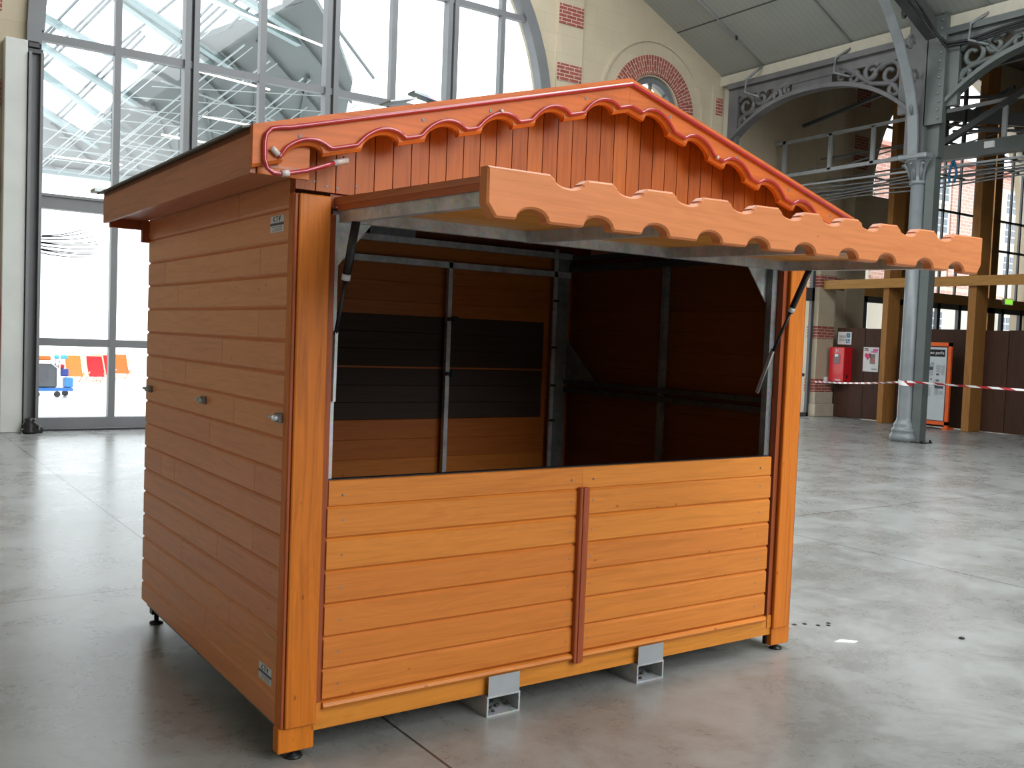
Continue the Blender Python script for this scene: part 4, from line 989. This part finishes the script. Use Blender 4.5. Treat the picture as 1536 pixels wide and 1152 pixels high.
for i in range(npl):
    p0, p1, p2 = (Vector(poly[k % npl]) for k in (i - 1, i, i + 1))
    d1 = (p1 - p0).normalized(); d2 = (p2 - p1).normalized(); n_ = Vector((d1.y, -d1.x)) + Vector((d2.y, -d2.x))
    n_ = n_.normalized() if n_.length > 1e-6 else Vector((0, 0)); ins.append(p1 + n_ * .007)
va = [bm.verts.new((p.x, -1.10, p.y)) for p in ins]; vb_ = [bm.verts.new((x, -1.093, z)) for x, z in poly]; vc = [bm.verts.new((x, -1.055, z)) for x, z in poly]
bm.faces.new(va); bm.faces.new(vc[::-1])
for i in range(npl):
    j = (i + 1) % npl; bm.faces.new((va[i], vb_[i], vb_[j], va[j])); bm.faces.new((vb_[i], vc[i], vc[j], vb_[j]))
mb.build('valance', W_pale, fl)
# gas struts
for xs, lab in ((.205, 'left'), (2.772, 'right')):
    a = Vector((xs, -.12 if lab == 'left' else -.19, aw(-.15, -.015))); c = Vector((xs, .035 if lab == 'left' else .022, 1.665)); b = a.lerp(c, .52)
    gs = part('gas_strut', MB().tube([a, b], .0165, 12), BLACK)
    MB().tube([b, c], .0085, 8).build('piston_rod', BLACK, gs)
    MB().tube([b - (b - a) * .12, b - (b - a) * .02], .0172, 12).build('maker_label', STICK, gs)
    MB().tube([a + Vector((0, 0, .03)), a + Vector((0, 0, -.01))], .008, 8).build('ball_joint', GALV, gs)
    q = Vector((xs, .12, 1.43)) if lab == 'right' else Vector((xs, .04, 1.40))
    MB().bar(c + Vector((0, 0, .012)), q, .012, .02).build('stay_bar', GALV, gs)
# inner steel frame
IN = .07
fr = part('steel_frame', MB().box(2.755, 2.785, D - .10, D - .085, .18, 2.32), GALV)
MB().box(2.785, 2.90, D - .085, D - .06, .18, 2.3).build('corner_upright', GALVD, fr)
MB().box(.05, .09, D - .085, D - .05, .18, 2.3).build('corner_upright', GALVD, fr)
MB().box(.186, .214, .052, .09, .18, 2.15).build('jamb_upright', GALV, fr)
MB().box(Wd - .226, Wd - .186, .052, .09, .18, 2.15).build('jamb_upright', GALVD, fr)
MB().box(1.885, 1.915, D - .10, D - .065, .18, 2.17).build('mid_upright', GALV, fr)
MB().box(.05, 2.9, D - .10, D - .06, 2.125, 2.165).build('top_rail', GALV, fr)
MB().box(.05, 2.9, D - .12, D - .08, 2.255, 2.295).build('top_rail', GALV, fr)
RAILD = galv('dark_inner_rail_steel', (.07, .072, .075), .5)  # darker galvanised tone for the inner side rails
MB().box(2.90, 2.94, 1.02, 1.05, .18, 2.2).build('mid_upright', GALVD, fr)
for q in ((2.88, 2.93, .08, D - .08, 1.37, 1.40), (2.88, 2.93, .08, D - .08, 1.31, 1.345), (2.89, 2.94, .06, D - .06, 2.17, 2.21), (2.89, 2.94, .06, D - .06, 2.25, 2.28), (.05, .09, .06, D - .06, 1.36, 1.40), (.05, .09, .06, D - .06, 2.17, 2.21)):
    MB().box(*q).build('side_rail', RAILD, fr)
for f in ((lambda x: x), (lambda x: Wd - x)):
    MB().prism([(f(.188), .095, 2.145), (f(.40), .095, 2.145), (f(.225), .095, 1.93), (f(.188), .095, 1.93)], (0, .006, 0)).build('gusset_plate', GALV, fr)
MB().prism([(2.90, D - .09, 1.40), (2.90, D - .42, 1.40), (2.90, D - .09, 1.68)], (.006, 0, 0)).build('gusset_plate', GALVD, fr)
mb = MB().box(.62, .66, D - .1, D - .06, 2.295, 2.50).box(1.30, 1.62, D - .11, D - .1, 2.27, 2.38).box(1.40, 1.44, D - .1, D - .06, 2.3, 2.62).box(1.56, 1.60, D - .1, D - .06, 2.3, 2.62)
mb.bar((.05, D - .09, ZT(.05) - .06), (1.5, D - .09, ZT(1.5) - .06), .03, .03).bar((2.95, D - .09, ZT(2.95) - .06), (1.5, D - .09, ZT(1.5) - .06), .03, .03)
mb.build('roof_truss', GALVD, fr)
mb = MB()
for x in (1.885, .3): 
    for z in (1.79, 1.43): mb.box(x + .03, x + .07, D - .13, D - .10, z - .02, z + .02).box(x, x + .05, D - .115, D - .1, z - .012, z + .012)
for z in (1.95, 1.62, 1.35, 1.1): mb.box(2.755, 2.80, D - .105, D - .1, z, z + .015)
mb.build('shutter_catch', BLACK, fr)
# fork pockets
for x in (.955, 1.840):
    m = MB(); x1 = x + .178
    m.box(x, x + .008, -.02, D, 0, .092).box(x1 - .008, x1, -.02, D, 0, .092).box(x + .008, x1 - .008, -.02, D, 0, .008).box(x + .008, x1 - .008, -.02, D, .084, .092)
    fk = part('fork_pocket', m, GALV)
    MB().box(x + .006, x1 - .004, -.0185, -.0145, .092, .182).build('face_plate', plain('flat_silver_plate', (.40, .43, .46), .45, .6), fk)
    mm = MB(); rnd = random.Random(2)
    for k in range(26): mm.lathe((x + .02 + rnd.random() * .14, .0 + rnd.random() * .35, .008), [(.008, 0), (.010, .004), (.003, .012)], 5)
    mm.build('dirt', DUST, fk); fk.children[-1]['kind'] = 'stuff'
# feet
for x, y in ((.075, .03), (2.925, .03), (.075, D - .06), (2.925, D - .06)):
    ft = part('foot', MB().lathe((x, y, 0), [(.036, 0), (.038, .004), (.034, .012), (.013, .016), (.013, .11)], 16), BLACK)
    MB().box(x - .03, x + .03, y - .02, y + .03, .055, .12).build('foot_bracket', BLACK, ft)
part('post_iron', MB().box(2.838, 2.85, .03, .05, .035, .12), BLACK)
# maker's stickers
for y0, y1, z0, z1 in ((.100, .242, 2.057, 2.121), (.098, .238, .268, .334)):
    s_ = part('sticker', MB().box(.0045, .0065, y0, y1, z0, z1), STICK, sw); s_['label'] = 'silver sticker with dark band'
    MB().box(.004, .0045, y0, y1, z0 + .026, z0 + .036).build('sticker_band', STICKD, sw)
    text_('lettering', 'C T V', .03, (.003, (y0 + y1) / 2, z0 + .050), (0, -1, 0), (0, 0, 1), STICKD, sw, th=.0005)
    for r in range(3): MB().box(.004, .0045, y0 + .02, y1 - .02 - .02 * (r % 2), z0 + .005 + r * .007, z0 + .008 + r * .007).build('small_print', plain('grey_print', (.22, .24, .26), .6), sw)
part('scraped_patch', MB().prism([(.0035, .07, .45), (.0035, .17, .462), (.0035, .18, .468), (.0035, .10, .468), (.0035, .07, .462)], (.002, 0, 0)), plain('bare_wood', (.60, .36, .16), .8), sw)

# every separate piece of these parts becomes a part of its own
SPLIT = {'arm', 'scrollwork', 'thin_mullion', 'double_mullion', 'transom', 'screw_heads', 'side_moulding', 'base_beam', 'glazing_bar', 'shutter_catch', 'brick_panel', 'cross_tube', 'rivet', 'timber_mullion', 'door_frame', 'roof_truss', 'foot', 'ceiling', 'ceiling_aisle', 'skylight_bars', 'frame', 'crossbar', 'steel_channel', 'roof_bracket', 'plinth', 'ledge', 'bracket_scroll', 'dark_rib', 'cross_brace', 'lit_tube', 'power_cable', 'diagonal_brace', 'lower_rail', 'title_block', 'connector', 'eave_end', 'end_bracket', 'web_plate', 'photograph', 'logo_block', 'cable_run', 'bracket_flange', 'flange', 'upper_post', 'figure', 'trim_3'}
REN = {'screw_heads': 'screw', 'thin_mullion': 'mullion', 'double_mullion': 'mullion', 'skylight_bars': 'trim_3'}
import re
for o in list(bpy.data.objects):
    base = re.sub(r'\.\d+$', '', o.name)
    if o.type != 'MESH' or base not in SPLIT: continue
    me = o.data; n = len(me.vertices); par = list(range(n))
    def fd(i):
        while par[i] != i: par[i] = par[par[i]]; i = par[i]
        return i
    for e in me.edges:
        a, b = fd(e.vertices[0]), fd(e.vertices[1])
        if a != b: par[a] = b
    isl = {}
    for i in range(n): isl.setdefault(fd(i), []).append(i)
    keys = list(isl); bb = []
    for k in keys:
        cs = [me.vertices[i].co for i in isl[k]]
        bb.append([min(c[j] for c in cs) - .004 for j in range(3)] + [max(c[j] for c in cs) + .004 for j in range(3)])
    gp = list(range(len(keys)))
    def gf(i):
        while gp[i] != i: i = gp[i]
        return i
    if base not in ('dark_rib', 'cross_brace', 'cable_run', 'cross_tube', 'transom', 'roof_truss'):
        for i in range(len(keys)):
            for j in range(i):
                A, B = bb[i], bb[j]
                if all(A[q] < B[q + 3] and B[q] < A[q + 3] for q in range(3)): gp[gf(i)] = gf(j)
    groups = {}
    for i, k in enumerate(keys): groups.setdefault(gf(i), set()).update(isl[k])
    if len(groups) < 2:
        if base in REN: o.name = REN[base]
        continue
    for gi, vs in enumerate(groups.values()):
        bm = bmesh.new(); bm.from_mesh(me); bm.verts.ensure_lookup_table()
        bmesh.ops.delete(bm, geom=[v for v in bm.verts if v.index not in vs], context='VERTS')
        m2 = bpy.data.meshes.new(base); bm.to_mesh(m2); bm.free()
        for mt in me.materials: m2.materials.append(mt)
        c = o.copy(); c.data = m2; c.name = REN.get(base, base); C.objects.link(c)
        if o.parent: c.parent = o.parent
    for ch in list(o.children): ch.parent = None
    bpy.data.objects.remove(o)
for o in bpy.data.objects:
    if '_o' in o: del o['_o']
